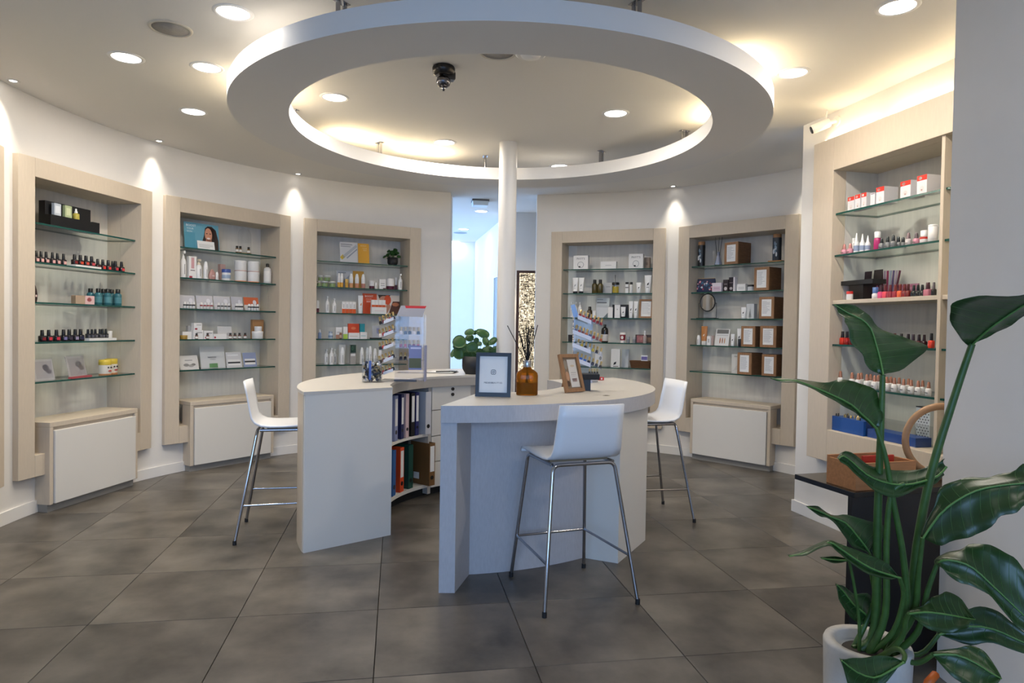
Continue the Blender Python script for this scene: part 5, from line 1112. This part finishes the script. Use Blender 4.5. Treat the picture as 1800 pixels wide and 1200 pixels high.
# black nail lamp with a row of gilt caps, red packet
b0 = on_z(1031, 686, ZW); k = b0.y / FPX
t = thing('nail_lamp', 'black T-shaped stand behind the wooden frame on right counter', 'nail lamp', (b0.x, b0.y, ZW))
part('stem', MB().box(-9 * k, 6 * k, -.03, .03, 0, 20 * k, BLACK), t); part('head', MB().box(-13 * k, 21 * k, -.055, .055, 20 * k, 30 * k, BLACKM), t, bevel=.004)
b1 = on_z(1056, 668, ZW); t = thing('red_packet', 'small red and white packet lying behind black stand', 'packet', (b1.x, b1.y, ZW), rad(10))
part('packet', MB().box(-.022, .022, -.015, .015, 0, .024, M('b21f2c', .45)), t, bevel=.004); part('label', MB().box(-.004, .008, -.0156, -.015, .006, .018, PAPER), t)
b1 = on_z(1044, 671, ZW); t = thing('tape_roll', 'clear tape roll lying beside the red packet', 'tape', (b1.x, b1.y, ZW))
part('roll', MB().lathe([(.022, 0), (.028, 0), (.028, .016), (.022, .016), (.022, .0)], M('b9b5ae', .3), 24), t); part('core', MB().lathe([(.019, .001), (.0215, .001), (.0215, .015), (.019, .015), (.019, .001)], M('8a7f70', .6), 24), t)

# jar of nail tips
b0 = on_z(654, 671, ZW); k = b0.y / FPX; r = 18 * k; hh = 41 * k
t = thing('glass_jar', 'clear glass jar full of nail caps on left counter', 'jar', (b0.x, b0.y, ZW))
part('jar_wall', MB().lathe([(r * .97, .0), (r, .004), (r, hh), (r * .95, hh), (r * .94, .006), (0, .005)], CLEAR, 28), t)
fb = MB(); rn = random.Random(21); cc = [M('17171b', .35), M('d9d2c4', .4), M('3b4560', .35), M('bfae8a', .35), M('232a24', .35), M('c9cdd6', .35)]
for kx in range(190):
    a, rr_, z = rn.uniform(0, 2 * PI), r * .84 * math.sqrt(rn.uniform(.25, 1)), .012 + hh * .78 * rn.random(); s_ = .0065
    fb.add([Matrix.Translation((rr_ * cos(a), rr_ * sin(a), z)) @ Matrix.Rotation(rn.uniform(0, 6), 4, (rn.uniform(-1, 1), rn.uniform(-1, 1), .3)) @ Vector((s_ * cx, s_ * cy, s_ * 1.5 * cz_)) for cz_ in (-1, 1) for cx, cy in ((-1, -1), (1, -1), (1, 1), (-1, 1))], [(3, 2, 1, 0), (4, 5, 6, 7), (0, 1, 5, 4), (1, 2, 6, 5), (2, 3, 7, 6), (3, 0, 4, 7)], rn.choice(cc))
o = part('nail_caps', fb, t); o['kind'] = 'stuff'
part('blue_label', MB().box(-.008, .008, -r - .001, -r + .001, .02, hh * .93, M('3d57a0', .4)), t)

# clipboard, papers, pens
b0 = on_z(778, 654.5, ZW)
t = thing('clipboard', 'clipboard with white papers on left counter beside plant pot', 'clipboard', (b0.x, b0.y, ZW), rad(-8))
part('board', MB().box(-.115, .115, -.1, .1, 0, .004, M('3a3530', .6)), t); part('papers', MB().box(-.108, .105, -.095, .095, .004, .008, PAPER), t); part('clip', MB().box(.06, .118, -.03, .03, .008, .018, M('55534f', .3, .8)), t)
b1 = on_z(786, 657, ZW); t = thing('pen', 'dark pen lying across the clipboard', 'pen', (b0.x + .02, b0.y - .06, ZW + .0085), rad(20)); part('barrel', MB().tube([(-.07, 0, .005), (.05, 0, .005)], .0048, M('26241f', .4), 8), t); part('tip', MB().tube([(.05, 0, .005), (.062, 0, .005)], [.0045, .001], M('8f8f8f', .3, .8), 8), t)

# acrylic polish displays
def bottle_gold(cols, h):
    m = []
    for c in cols:
        w = h * .42; m.append([('body', MB().loft([rsq(w, w, 0), rsq(w, w, h * .38), rsq(w * .5, w * .5, h * .46)], M(c, .15, spec=.7)).mesh('body')), ('cap', MB().lathe([(w * .36, h * .46), (w * .36, h * .97), (w * .3, h)], GOLD, 10).mesh('cap'))])
    return m
def add_bottle(protos, i, P, roll, label, grp):
    o = link('nail_polish', None, None, P); o.empty_display_size = .02; o.rotation_euler = (0, roll, 0)
    for n_, m_ in protos[i % len(protos)]: part(n_, m_, o)
    tag(o, label, 'nail polish', grp)
TIER = ['top', 'second', 'third', 'fourth', 'bottom']
ACR = thin_glass('tinted_acrylic', (.955, .955, .965))
STRIP = M('dfdfe4', .4)
# left display
b0 = on_z(708, 669, ZW); Yd = b0.y; k = Yd / FPX; bx, by = 708, proj((b0.x, b0.y, ZW))[1]
def lx(px): return (px - bx) * k
def lz(py): return (by - py) * k
t = thing('polish_display', 'tall clear acrylic polish display with red-topped header on left counter', 'display rack', (b0.x, b0.y, ZW))
part('base', MB().box(lx(672), lx(748), -.07, .07, 0, .008, ACR), t); part('drawer_front', MB().box(lx(696), lx(735), -.075, -.07, .0, .014, M('4a4a4e', .4)), t)
part('back_panel', MB().box(lx(690), lx(745), .066, .070, .008, lz(552), ACR), t); part('side_panel', MB().box(lx(745), lx(745.6), -.07, .07, .008, lz(552), ACR), t); part('front_panel', MB().box(lx(697), lx(745), -.07, -.068, .008, lz(556), ACR), t)
hd = MB().loft([[(lx(698), -.06, lz(556)), (lx(743), -.06, lz(556)), (lx(743), -.055, lz(556)), (lx(698), -.055, lz(556))], [(lx(704), -.02, lz(537)), (lx(748), -.02, lz(537)), (lx(748), -.015, lz(537)), (lx(704), -.015, lz(537))]], M('8d8f9a', .4), False); part('header', hd, t)
part('header_strip', MB().loft([[(lx(714), -.033, lz(543.5)), (lx(745.5), -.033, lz(543.5)), (lx(745.5), -.028, lz(543.5)), (lx(714), -.028, lz(543.5))], [(lx(711), -.0215, lz(537)), (lx(748.5), -.0215, lz(537)), (lx(748.5), -.0165, lz(537)), (lx(711), -.0165, lz(537))]], M('b3222e', .4), False), t)
part('leaflet', MB().box(lx(721), lx(743), -.078, -.075, lz(648), lz(606), M('7f86b4', .5)), t); lp = MB(); lp.box(lx(721.5), lx(742.5), -.0786, -.078, lz(645), lz(628), M('5c6248', .6)); lp.box(lx(724), lx(742), -.0786, -.078, lz(612), lz(609), M('c9cdea', .6)); part('leaflet_print', lp, t)
part('leaflet', MB().box(lx(747.5), lx(748.3), -.06, .05, .0, lz(606), M('9a9fc4', .5)), t)
SL = rad(-22); pl = bottle_gold(('1a1216', '5a1420', 'd8c8c0', '8a1c28', '2a2430', 'b03a34'), .052)
for j, (yl, yr) in enumerate(((566.7, 560), (588.7, 582), (611, 605), (634, 627), (655, 649))):
    xl_, xr_ = 670, 698; sl = (yl - yr) / 16.
    def zz(px, yo=0): return lz(yl - sl * (px - 677)) + yo
    tr = MB().loft([[(lx(xl_), -.075, zz(xl_) - .010), (lx(xl_), .03, zz(xl_) - .010), (lx(xl_), .03, zz(xl_) - .006), (lx(xl_), -.075, zz(xl_) - .006)], [(lx(xr_), -.075, zz(xr_) - .010), (lx(xr_), .03, zz(xr_) - .010), (lx(xr_), .03, zz(xr_) - .006), (lx(xr_), -.075, zz(xr_) - .006)]], ACR, False); part('tray', tr, t)
    st = MB().loft([[(lx(677), -.079, zz(677) - .012), (lx(677), -.076, zz(677) - .012), (lx(677), -.076, zz(677) + .010), (lx(677), -.079, zz(677) + .010)], [(lx(694), -.079, zz(694) - .012), (lx(694), -.076, zz(694) - .012), (lx(694), -.076, zz(694) + .010), (lx(694), -.079, zz(694) + .010)]], STRIP, False); part('label_strip', st, t)
    for n_ in range(5):
        px = 671.5 + 5.6 * n_; add_bottle(pl, j * 2 + n_, (b0.x + lx(px), b0.y - .055, ZW + zz(px) - .0055), -math.atan(sl) * .6, 'gold-capped polish, %s, %s sloping tray of left acrylic display' % (ORD[n_], TIER[j]), 'gold-capped polishes in the left display')
    part('shelf', MB().box(lx(698), lx(744), -.066, .065, lz(yr + 6), lz(yr + 5.3), ACR), t)
    if j in (1, 2, 3):
        for n_ in range(5):
            px = 703.5 + 7.5 * n_; add_bottle(pl, j + n_ * 2 + 1, (b0.x + lx(px), b0.y + .02, ZW + lz(yr + 5.3) + .0005), 0, 'gold-capped polish, %s behind clear side, %s tier of left display' % (ORD[n_], TIER[j]), 'gold-capped polishes in the left display')
# right display
b0 = on_z(1028, 672, ZW); Yd = b0.y; k = Yd / FPX; bx, by = 1028, proj((b0.x, b0.y, ZW))[1]
t = thing('polish_display', 'blue-tinted acrylic polish display with sloping trays on right counter', 'display rack', (b0.x, b0.y, ZW))
BAC = thin_glass('blue_acrylic', (.80, .86, .97))
part('base', MB().box(lx(1004), lx(1040), -.05, .06, 0, .010, M('c9ccd8', .3)), t); part('back_panel', MB().box(lx(1006), lx(1042), .055, .059, .01, lz(552), BAC), t); part('side_panel', MB().box(lx(1006), lx(1007), -.05, .055, .01, lz(556), BAC), t)
part('header', MB().loft([[(lx(1005), -.03, lz(557)), (lx(1015), -.03, lz(557)), (lx(1015), -.024, lz(557)), (lx(1005), -.024, lz(557))], [(lx(1000), -.03, lz(537)), (lx(1007), -.03, lz(535)), (lx(1007), -.024, lz(535)), (lx(1000), -.024, lz(537))]], M('7fa2d6', .3), False), t)
pr_ = [bottle_gold(('7a1a20', '8a2030', '6a141c'), .05), bottle_gold(('3a4470', '8a1c24', '6a2a30', 'a04a2a'), .05), bottle_gold(('b9b9c0', 'a8942a', '1a1a2a'), .05), bottle_gold(('2f5fae', '1c2038', '15151f'), .05)]
for j, (yl, xs, n0) in enumerate(((554, 1016, 7), (579.5, 1009, 8), (602.5, 1013, 7), (626, 1012, 7))):
    sl = .38; x0_ = 1004 if j else 1012
    def zz(px): return lz(yl + sl * (px - x0_))
    xe = 1056; tr = MB().loft([[(lx(x0_), -.05, zz(x0_) - .010), (lx(x0_), .05, zz(x0_) - .010), (lx(x0_), .05, zz(x0_) - .006), (lx(x0_), -.05, zz(x0_) - .006)], [(lx(xe), -.05, zz(xe) - .010), (lx(xe), .05, zz(xe) - .010), (lx(xe), .05, zz(xe) - .006), (lx(xe), -.05, zz(xe) - .006)]], BAC, False); part('tray', tr, t)
    x1_, x2_ = x0_, 1036; st = MB().loft([[(lx(x1_), -.056, zz(x1_) - .026), (lx(x1_), -.051, zz(x1_) - .026), (lx(x1_), -.051, zz(x1_) + .002), (lx(x1_), -.056, zz(x1_) + .002)], [(lx(x2_), -.056, zz(x2_) - .026), (lx(x2_), -.051, zz(x2_) - .026), (lx(x2_), -.051, zz(x2_) + .002), (lx(x2_), -.056, zz(x2_) + .002)]], M('d2d6e6', .35), False); part('label_strip', st, t)
    for n_ in range(n0):
        px = xs + (1053 - xs) * n_ / (n0 - 1); add_bottle(pr_[j], n_ if j != 3 else n_ // 3, (b0.x + lx(px), b0.y - .03, ZW + zz(px) - .0055), math.atan(sl) * .6, 'gold-capped polish, %s, %s sloping tray of right acrylic display' % (ORD[n_], TIER[j]), 'gold-capped polishes in the right display')
pg = bottle_gold(('2a2420', '3a3024'), .03); b2 = on_z(1031, 686, ZW); kk = b2.y / FPX
for n_ in range(4): add_bottle(pg, n_, (b2.x + (4 + 4.5 * n_) * kk, b2.y - .02, ZW + 30 * kk + .0006), 0, 'small gilt bottle standing on black T-shaped stand, %s' % ORD[n_], 'gilt bottles on the black stand')

# ================================================================ woven floor lamp in the corridor
Lx, Ly = .045, 8.38; lt = thing('floor_lamp', 'tall woven lattice floor lamp glowing behind the right wall edge', 'floor lamp', (Lx, Ly, 0))
zt_ = 2.02; wl = .40; BR = M('4a2a1a', .6)
fr = MB(); fr.box(0, .035, 0, .035, 0, zt_, BR); part('post', fr, lt); part('post', MB().box(wl - .035, wl, 0, .035, 0, zt_, BR), lt); part('top_rail', MB().box(.035, wl - .035, 0, .035, zt_ - .03, zt_, BR), lt); part('bottom_rail', MB().box(.035, wl - .035, 0, .035, .05, .09, BR), lt)
part('diffuser', MB().box(.036, wl - .036, .022, .03, .09, zt_ - .03, glow('lamp_glow', (1, .80, .48), 1.15)), lt)
lat = MB(); rn = random.Random(5); WIRE = M('2c2118', .5, .3)
for kx in range(3000):
    x, z = rn.uniform(.036, wl - .036), rn.uniform(.1, zt_ - .04); a = rn.choice((0, 1)); l = rn.uniform(.012, .04); th = .0055
    lat.box(x, min(x + (l if a else th), wl - .036), rn.uniform(.004, .012), .014, z, z + (th if a else l), WIRE)
o = part('lattice', lat, lt); o['kind'] = 'stuff'
ll = bpy.data.lights.new('lamp_bulb', 'POINT'); ll.energy = 3.; ll.color = (1, .78, .48); ll.shadow_soft_size = .04; link('lamp_bulb', ll, lt, (-.04, .2, 1.6))

# ================================================================ black console by the right wall, with box
cp = Vector((1.357, 2.652, 0)); ca = math.atan2(.084, .287)
t = thing('console_table', 'black console with overhanging top behind the large plant', 'console', cp, ca)
part('table_top', MB().box(0, .76, 0, .345, .668, .69, M('0d0d0f', .25, spec=.6)), t, bevel=.002); part('pedestal', MB().box(.002, .75, .012, .034, 0, .668, M('101014', .45)), t)
Mc = Matrix.Translation(cp) @ Matrix.Rotation(ca, 4, 'Z'); q = Mc @ Vector((.175, .10, .6905))
bxs = thing('wooden_box', 'open bamboo box standing on the black console', 'box', q, ca); W2, D2, H2 = .30, .16, .108
f = MB(); f.box(-W2 / 2, W2 / 2, -D2 / 2, -D2 / 2 + .01, 0, H2, WOODB); part('front_panel', f, bxs); part('back_panel', MB().box(-W2 / 2, W2 / 2, D2 / 2 - .01, D2 / 2, 0, H2 * 1.08, WOODB), bxs); part('side_panel', MB().box(-W2 / 2, -W2 / 2 + .01, -D2 / 2 + .01, D2 / 2 - .01, 0, H2, WOODB), bxs); part('side_panel', MB().box(W2 / 2 - .01, W2 / 2, -D2 / 2 + .01, D2 / 2 - .01, 0, H2, WOODB), bxs); part('bottom', MB().box(-W2 / 2 + .01, W2 / 2 - .01, -D2 / 2 + .01, D2 / 2 - .01, 0, .008, WOODB), bxs)
rf = tag(part('red_folder', MB().box(-.05, .11, -.004, .004, 0, .112, M('b03022', .5)), None), 'flat red folder standing inside the bamboo box', 'folder'); rf.location = Mc @ Vector((.18, .10, .699)); rf.rotation_euler = (0, 0, ca)
# tan hoop mirror leaning behind the box
q = Mc @ Vector((.575, .12, .6905)); t = thing('wooden_hoop', 'round tan wooden hoop standing beside bamboo box on console', 'hoop', q, ca + rad(-25)); r = .15
T = Matrix.Translation((0, 0, r + .016)) @ Matrix.Rotation(rad(8), 4, 'Y')
part('rim', MB().tube([T @ Vector((r * cos(2 * PI * k / 36), 0, r * sin(2 * PI * k / 36))) for k in range(36)], .0155, noisy('tan_rim', 'a8805a', .5, amt=.1, nscale=20), 8, True), t)
part('foot', MB().box(-.05, .05, -.025, .025, 0, .012, M('8a6543', .5)), t)

# ================================================================ large broad-leaved plant at right
PX, PYY, PZ = 1.128, 2.10, .354
pl_ = thing('potted_plant', 'large bird-of-paradise plant in white pot at right foreground', 'plant', (0, 0, 0))
POTW = noisy('pot_stone', 'b9b5ae', .7, amt=.04, nscale=60)
rp = .127
part('pot', MB().lathe([(rp * .86, 0), (rp * .95, .1), (rp * .99, PZ - .045), (rp * 1.0, PZ - .01), (rp * .97, PZ), (rp * .74, PZ - .004), (rp * .70, PZ - .03), (0, PZ - .032)], POTW, 36, (PX, PYY, 0)), pl_)
part('soil', MB().lathe([(rp * .71, PZ - .034), (rp * .4, PZ - .026), (0, PZ - .022)], M('3b352f', .95), 24, (PX, PYY, 0)), pl_)
SLEAF = noisy('broad_leaf', '243f19', .36, amt=.25, nscale=7, spec=.5, rand=.1); RIB = M('557d3c', .45); VEIN = M('3f6430', .45); STK = noisy('stalk_green', '3b5a25', .45, amt=.2, nscale=30)
def catmull(P, n):
    out = []
    for i in range(len(P) - 1):
        p0, p1, p2, p3 = P[max(i - 1, 0)], P[i], P[i + 1], P[min(i + 2, len(P) - 1)]
        for k in range(n):
            t_ = k / n; out.append(.5 * ((2 * p1) + (p2 - p0) * t_ + (2 * p0 - 5 * p1 + 4 * p2 - p3) * t_ ** 2 + (3 * p1 - p0 - 3 * p2 + p3) * t_ ** 3))
    return out + [P[-1]]
def big_leaf(rows, Y0, Y1, dL, dR, wave=.004, seed=0):
    n = len(rows); Ls, Ms, Rs = [], [], []; rn = random.Random(seed)
    for i, r in enumerate(rows):
        Y = Y0 + (Y1 - Y0) * i / (n - 1); e = sin(PI * i / (n - 1)) ** .7
        if len(r) == 2: r = (*r, *r, *r)
        Ls.append(at(r[0], r[1], Y + dL * e)); Ms.append(at(r[2], r[3], Y)); Rs.append(at(r[4], r[5], Y + dR * e))
    S = 4; Lc, Mc_, Rc = catmull(Ls, S), catmull(Ms, S), catmull(Rs, S); nn = len(Mc_); C_ = 4; V = []
    for i in range(nn):
        for k in range(-C_, C_ + 1):
            f = abs(k) / C_; E = Lc[i] if k < 0 else Rc[i]; p = Mc_[i].lerp(E, f)
            ph = i * 1.15 + (0 if k < 0 else .8); p = p + Vector((0, 1, 0)) * (wave * f * sin(ph) + .012 * sin(PI * f)) ; V.append(p)
    w_ = 2 * C_ + 1; o = len(V); F = [(i * w_ + k, i * w_ + k + 1, (i + 1) * w_ + k + 1, (i + 1) * w_ + k) for i in range(nn - 1) for k in range(w_ - 1)]
    mb = MB(); mb.add(V, F, SLEAF, True); lf = part('leaf', mb, pl_); sm = lf.modifiers.new('thickness', 'SOLIDIFY'); sm.thickness = .0016; sm.offset = 0
    q_ = [p + Vector((0, -.0022, 0)) for p in Mc_[::2]]; part('midrib', MB().tube(q_, [.0028 * (1 - .65 * i / len(q_)) + .0007 for i in range(len(q_))], RIB, 6), lf)
    vn = MB()
    for i in range(3, nn - 3, 2):
        for sgn in (-1, 1):
            if (V[i * w_ + C_] - V[i * w_ + C_ + sgn * C_]).length > .012: vn.tube([V[i * w_ + C_ + sgn * k_] + Vector((0, -.0011, 0)) for k_ in range(0, C_ + 1)], [.0009, .0008, .0007, .0006, .0004], VEIN, 4)
    if vn.v: part('veins', vn, lf)
    return Ms
def stalk(pts, r0, r1):
    P = catmull([at(x, y, Y) if not isinstance(x, Vector) else x for x, y, Y in pts], 4); n = len(P); part('stalk', MB().tube(P, [r0 + (r1 - r0) * i / (n - 1) for i in range(n)], STK, 8), pl_)
# rows run from the leaf base to its tip: left edge, midrib, right edge
big_leaf([(1549, 657, 1551.7, 659, 1556, 657), (1526, 647, 1549, 643, 1588, 647), (1519, 627, 1545, 625, 1630, 613), (1498, 603, 1538, 600, 1602, 597), (1489, 572, 1530, 577, 1552, 580), (1484, 560, 1514, 561, 1526, 554), (1474, 549, 1490, 550, 1503, 537), (1466, 535)], 2.02, 2.12, -.05, .06, .006, 1)
big_leaf([(1703, 606, 1707, 607, 1712, 604), (1683, 588, 1722, 592, 1740, 590), (1670, 555, 1745, 573, 1768, 576), (1676, 533, 1775, 552, 1800, 556), (1720, 520, 1805, 533, 1830, 535), (1790, 520, 1830, 517, 1845, 515), (1855, 500)], 1.98, 1.78, -.06, .04, .005, 2)
big_leaf([(1538, 752, 1541, 754, 1547, 750), (1525, 742, 1528, 740, 1551, 728), (1508, 728, 1512, 726, 1540, 688), (1488, 716, 1496, 711, 1512, 674), (1460, 700, 1465, 695, 1482, 667), (1430, 684, 1432, 681, 1448, 672), (1400, 672, 1400, 669, 1402, 666), (1375, 671, 1372, 668, 1370, 664), (1356, 665)], 2.0, 1.86, -.05, .07, .006, 3)
big_leaf([(1661, 806, 1663, 820, 1661, 835), (1650, 812, 1648, 836, 1640, 851), (1625, 822, 1620, 846, 1610, 858), (1592, 827, 1586, 852, 1580, 874), (1555, 824, 1550, 846, 1545, 866), (1526, 817, 1522, 833, 1518, 846), (1505, 800, 1498, 812, 1492, 821), (1487, 793, 1482, 801, 1479, 812), (1474, 806)], 2.05, 1.92, .07, -.02, .004, 4)
big_leaf([(1622, 945), (1640, 890, 1650, 905, 1653, 958), (1660, 852, 1680, 880, 1690, 946), (1700, 840, 1715, 862, 1725, 937), (1740, 838, 1750, 854, 1755, 911), (1775, 829, 1785, 850, 1785, 899), (1810, 815, 1820, 848, 1815, 880), (1850, 850)], 1.97, 1.84, .05, -.05, .006, 5)
big_leaf([(1647, 992), (1652, 976, 1656, 984, 1658, 1000), (1680, 968, 1682, 986, 1680, 1020), (1705, 957, 1710, 998, 1712, 1031), (1735, 956, 1740, 1025, 1745, 1050), (1765, 970, 1775, 1058, 1775, 1088), (1800, 1000, 1805, 1087, 1800, 1108), (1840, 1120)], 1.98, 1.84, .06, -.03, .005, 6)
big_leaf([(1598, 1078), (1620, 1064, 1625, 1075, 1630, 1104), (1645, 1047, 1655, 1078, 1660, 1112), (1665, 1040, 1680, 1082, 1690, 1107), (1690, 1053, 1700, 1086, 1705, 1097), (1714, 1088)], 1.98, 1.86, .04, -.03, .004, 7)
big_leaf([(1650, 1115), (1700, 1070, 1700, 1100, 1705, 1133), (1745, 1070, 1745, 1105, 1745, 1129), (1775, 1090, 1780, 1120, 1780, 1142), (1810, 1120, 1812, 1135, 1812, 1150), (1840, 1155)], 2.04, 1.94, .03, -.03, .004, 8)
big_leaf([(1640, 1150), (1680, 1138, 1680, 1150, 1670, 1185), (1715, 1136, 1715, 1165, 1700, 1205), (1740, 1155, 1738, 1180, 1730, 1215), (1760, 1192)], 1.95, 1.85, .03, -.03, .004, 9)
big_leaf([(1588, 1163), (1560, 1152, 1560, 1180, 1550, 1205), (1530, 1154, 1535, 1190, 1525, 1220), (1500, 1157, 1505, 1180, 1495, 1210), (1479, 1160)], 1.88, 1.82, .03, .0, .003, 10)
big_leaf([(1581, 1015), (1562, 992, 1558, 1008, 1560, 1017), (1540, 980, 1530, 998, 1525, 1008), (1507, 967, 1500, 980, 1492, 986), (1475, 955, 1474, 962, 1473, 970), (1455, 950, 1455, 953, 1455, 958), (1420, 966, 1420, 970, 1420, 974), (1387, 977)], 1.98, 1.84, .05, -.03, .003, 11)
big_leaf([(1530, 975), (1560, 930, 1522, 962, 1520, 968), (1525, 915, 1505, 940, 1498, 960), (1490, 905, 1485, 918, 1478, 932), (1460, 904, 1460, 908, 1459, 912), (1437, 889, 1438, 897, 1440, 906), (1420, 891)], 2.10, 2.02, .05, -.03, .004, 12)
big_leaf([(1535, 1098), (1530, 1046, 1520, 1078, 1507, 1093), (1503, 1044, 1500, 1062, 1488, 1075), (1485, 1031, 1483, 1040, 1475, 1052), (1471, 1027)], 2.14, 2.08, .04, -.03, .003, 13)
big_leaf([(1492, 984), (1480, 980, 1480, 984, 1480, 988), (1465, 978, 1465, 983, 1465, 989), (1444, 981)], 2.05, 2.0, .01, -.01, .001, 14)
# stalks rise from the soil in the pot
def root(dx, dy): return (Vector((PX + dx, PYY + dy, PZ - .026)), 0, 0)
stalk([root(-.02, .0), (1538, 1100, 2.09), (1543, 900, 2.05), (1548, 760, 2.03), (1551.7, 659, 2.02)], .0165, .008)
stalk([root(.06, .01), (1597, 1080, 2.07), (1612, 960, 2.05), (1637, 830, 2.02), (1680, 690, 2.0), (1709, 604, 1.98)], .016, .009)
stalk([root(.055, -.02), (1592, 1070, 2.05), (1588, 980, 2.03), (1570, 880, 2.01), (1556, 800, 2.0), (1541, 754, 2.0)], .0125, .006)
stalk([root(-.005, -.02), (1556, 1080, 2.05), (1558, 960, 2.03), (1566, 870, 2.01), (1590, 850, 2.0)], .012, .006)
stalk([root(.07, .0), (1606, 1080, 2.04), (1614, 1010, 2.0), (1622, 945, 1.97)], .012, .006)
stalk([root(.075, -.02), (1613, 1110, 2.03), (1630, 1040, 2.0), (1647, 992, 1.98)], .011, .006)
stalk([root(.03, -.04), (1585, 1120, 2.02), (1592, 1090, 2.0), (1598, 1078, 1.98)], .01, .006)
stalk([root(.06, .01), (1615, 1150, 2.06), (1650, 1115, 2.04)], .01, .006)
stalk([root(.06, -.03), (1610, 1165, 1.99), (1640, 1150, 1.95)], .01, .006)
stalk([root(.01, -.05), (1575, 1140, 1.97), (1590, 1150, 1.92), (1588, 1163, 1.88)], .009, .006)
stalk([root(.0, -.02), (1570, 1110, 2.03), (1588, 1050, 2.0), (1581, 1015, 1.98)], .009, .006)
stalk([root(-.03, .02), (1536, 1060, 2.12), (1532, 1010, 2.11), (1530, 975, 2.10)], .009, .005)
stalk([root(-.04, .01), (1532, 1120, 2.13), (1535, 1098, 2.14)], .008, .005)
stalk([root(-.03, -.01), (1510, 1090, 2.08), (1500, 1020, 2.06), (1492, 984, 2.05)], .006, .004)
# orange ribbon tied low on the stalks
q = at(1637, 1192, 2.0); part('orange_ribbon', MB().tube([q + Vector((-.03, .0, -.05)), q + Vector((-.012, -.005, -.01)), q + Vector((.012, 0, .012)), q + Vector((.02, .02, .0))], [.004, .012, .012, .004], M('d8641c', .5), 8), pl_)
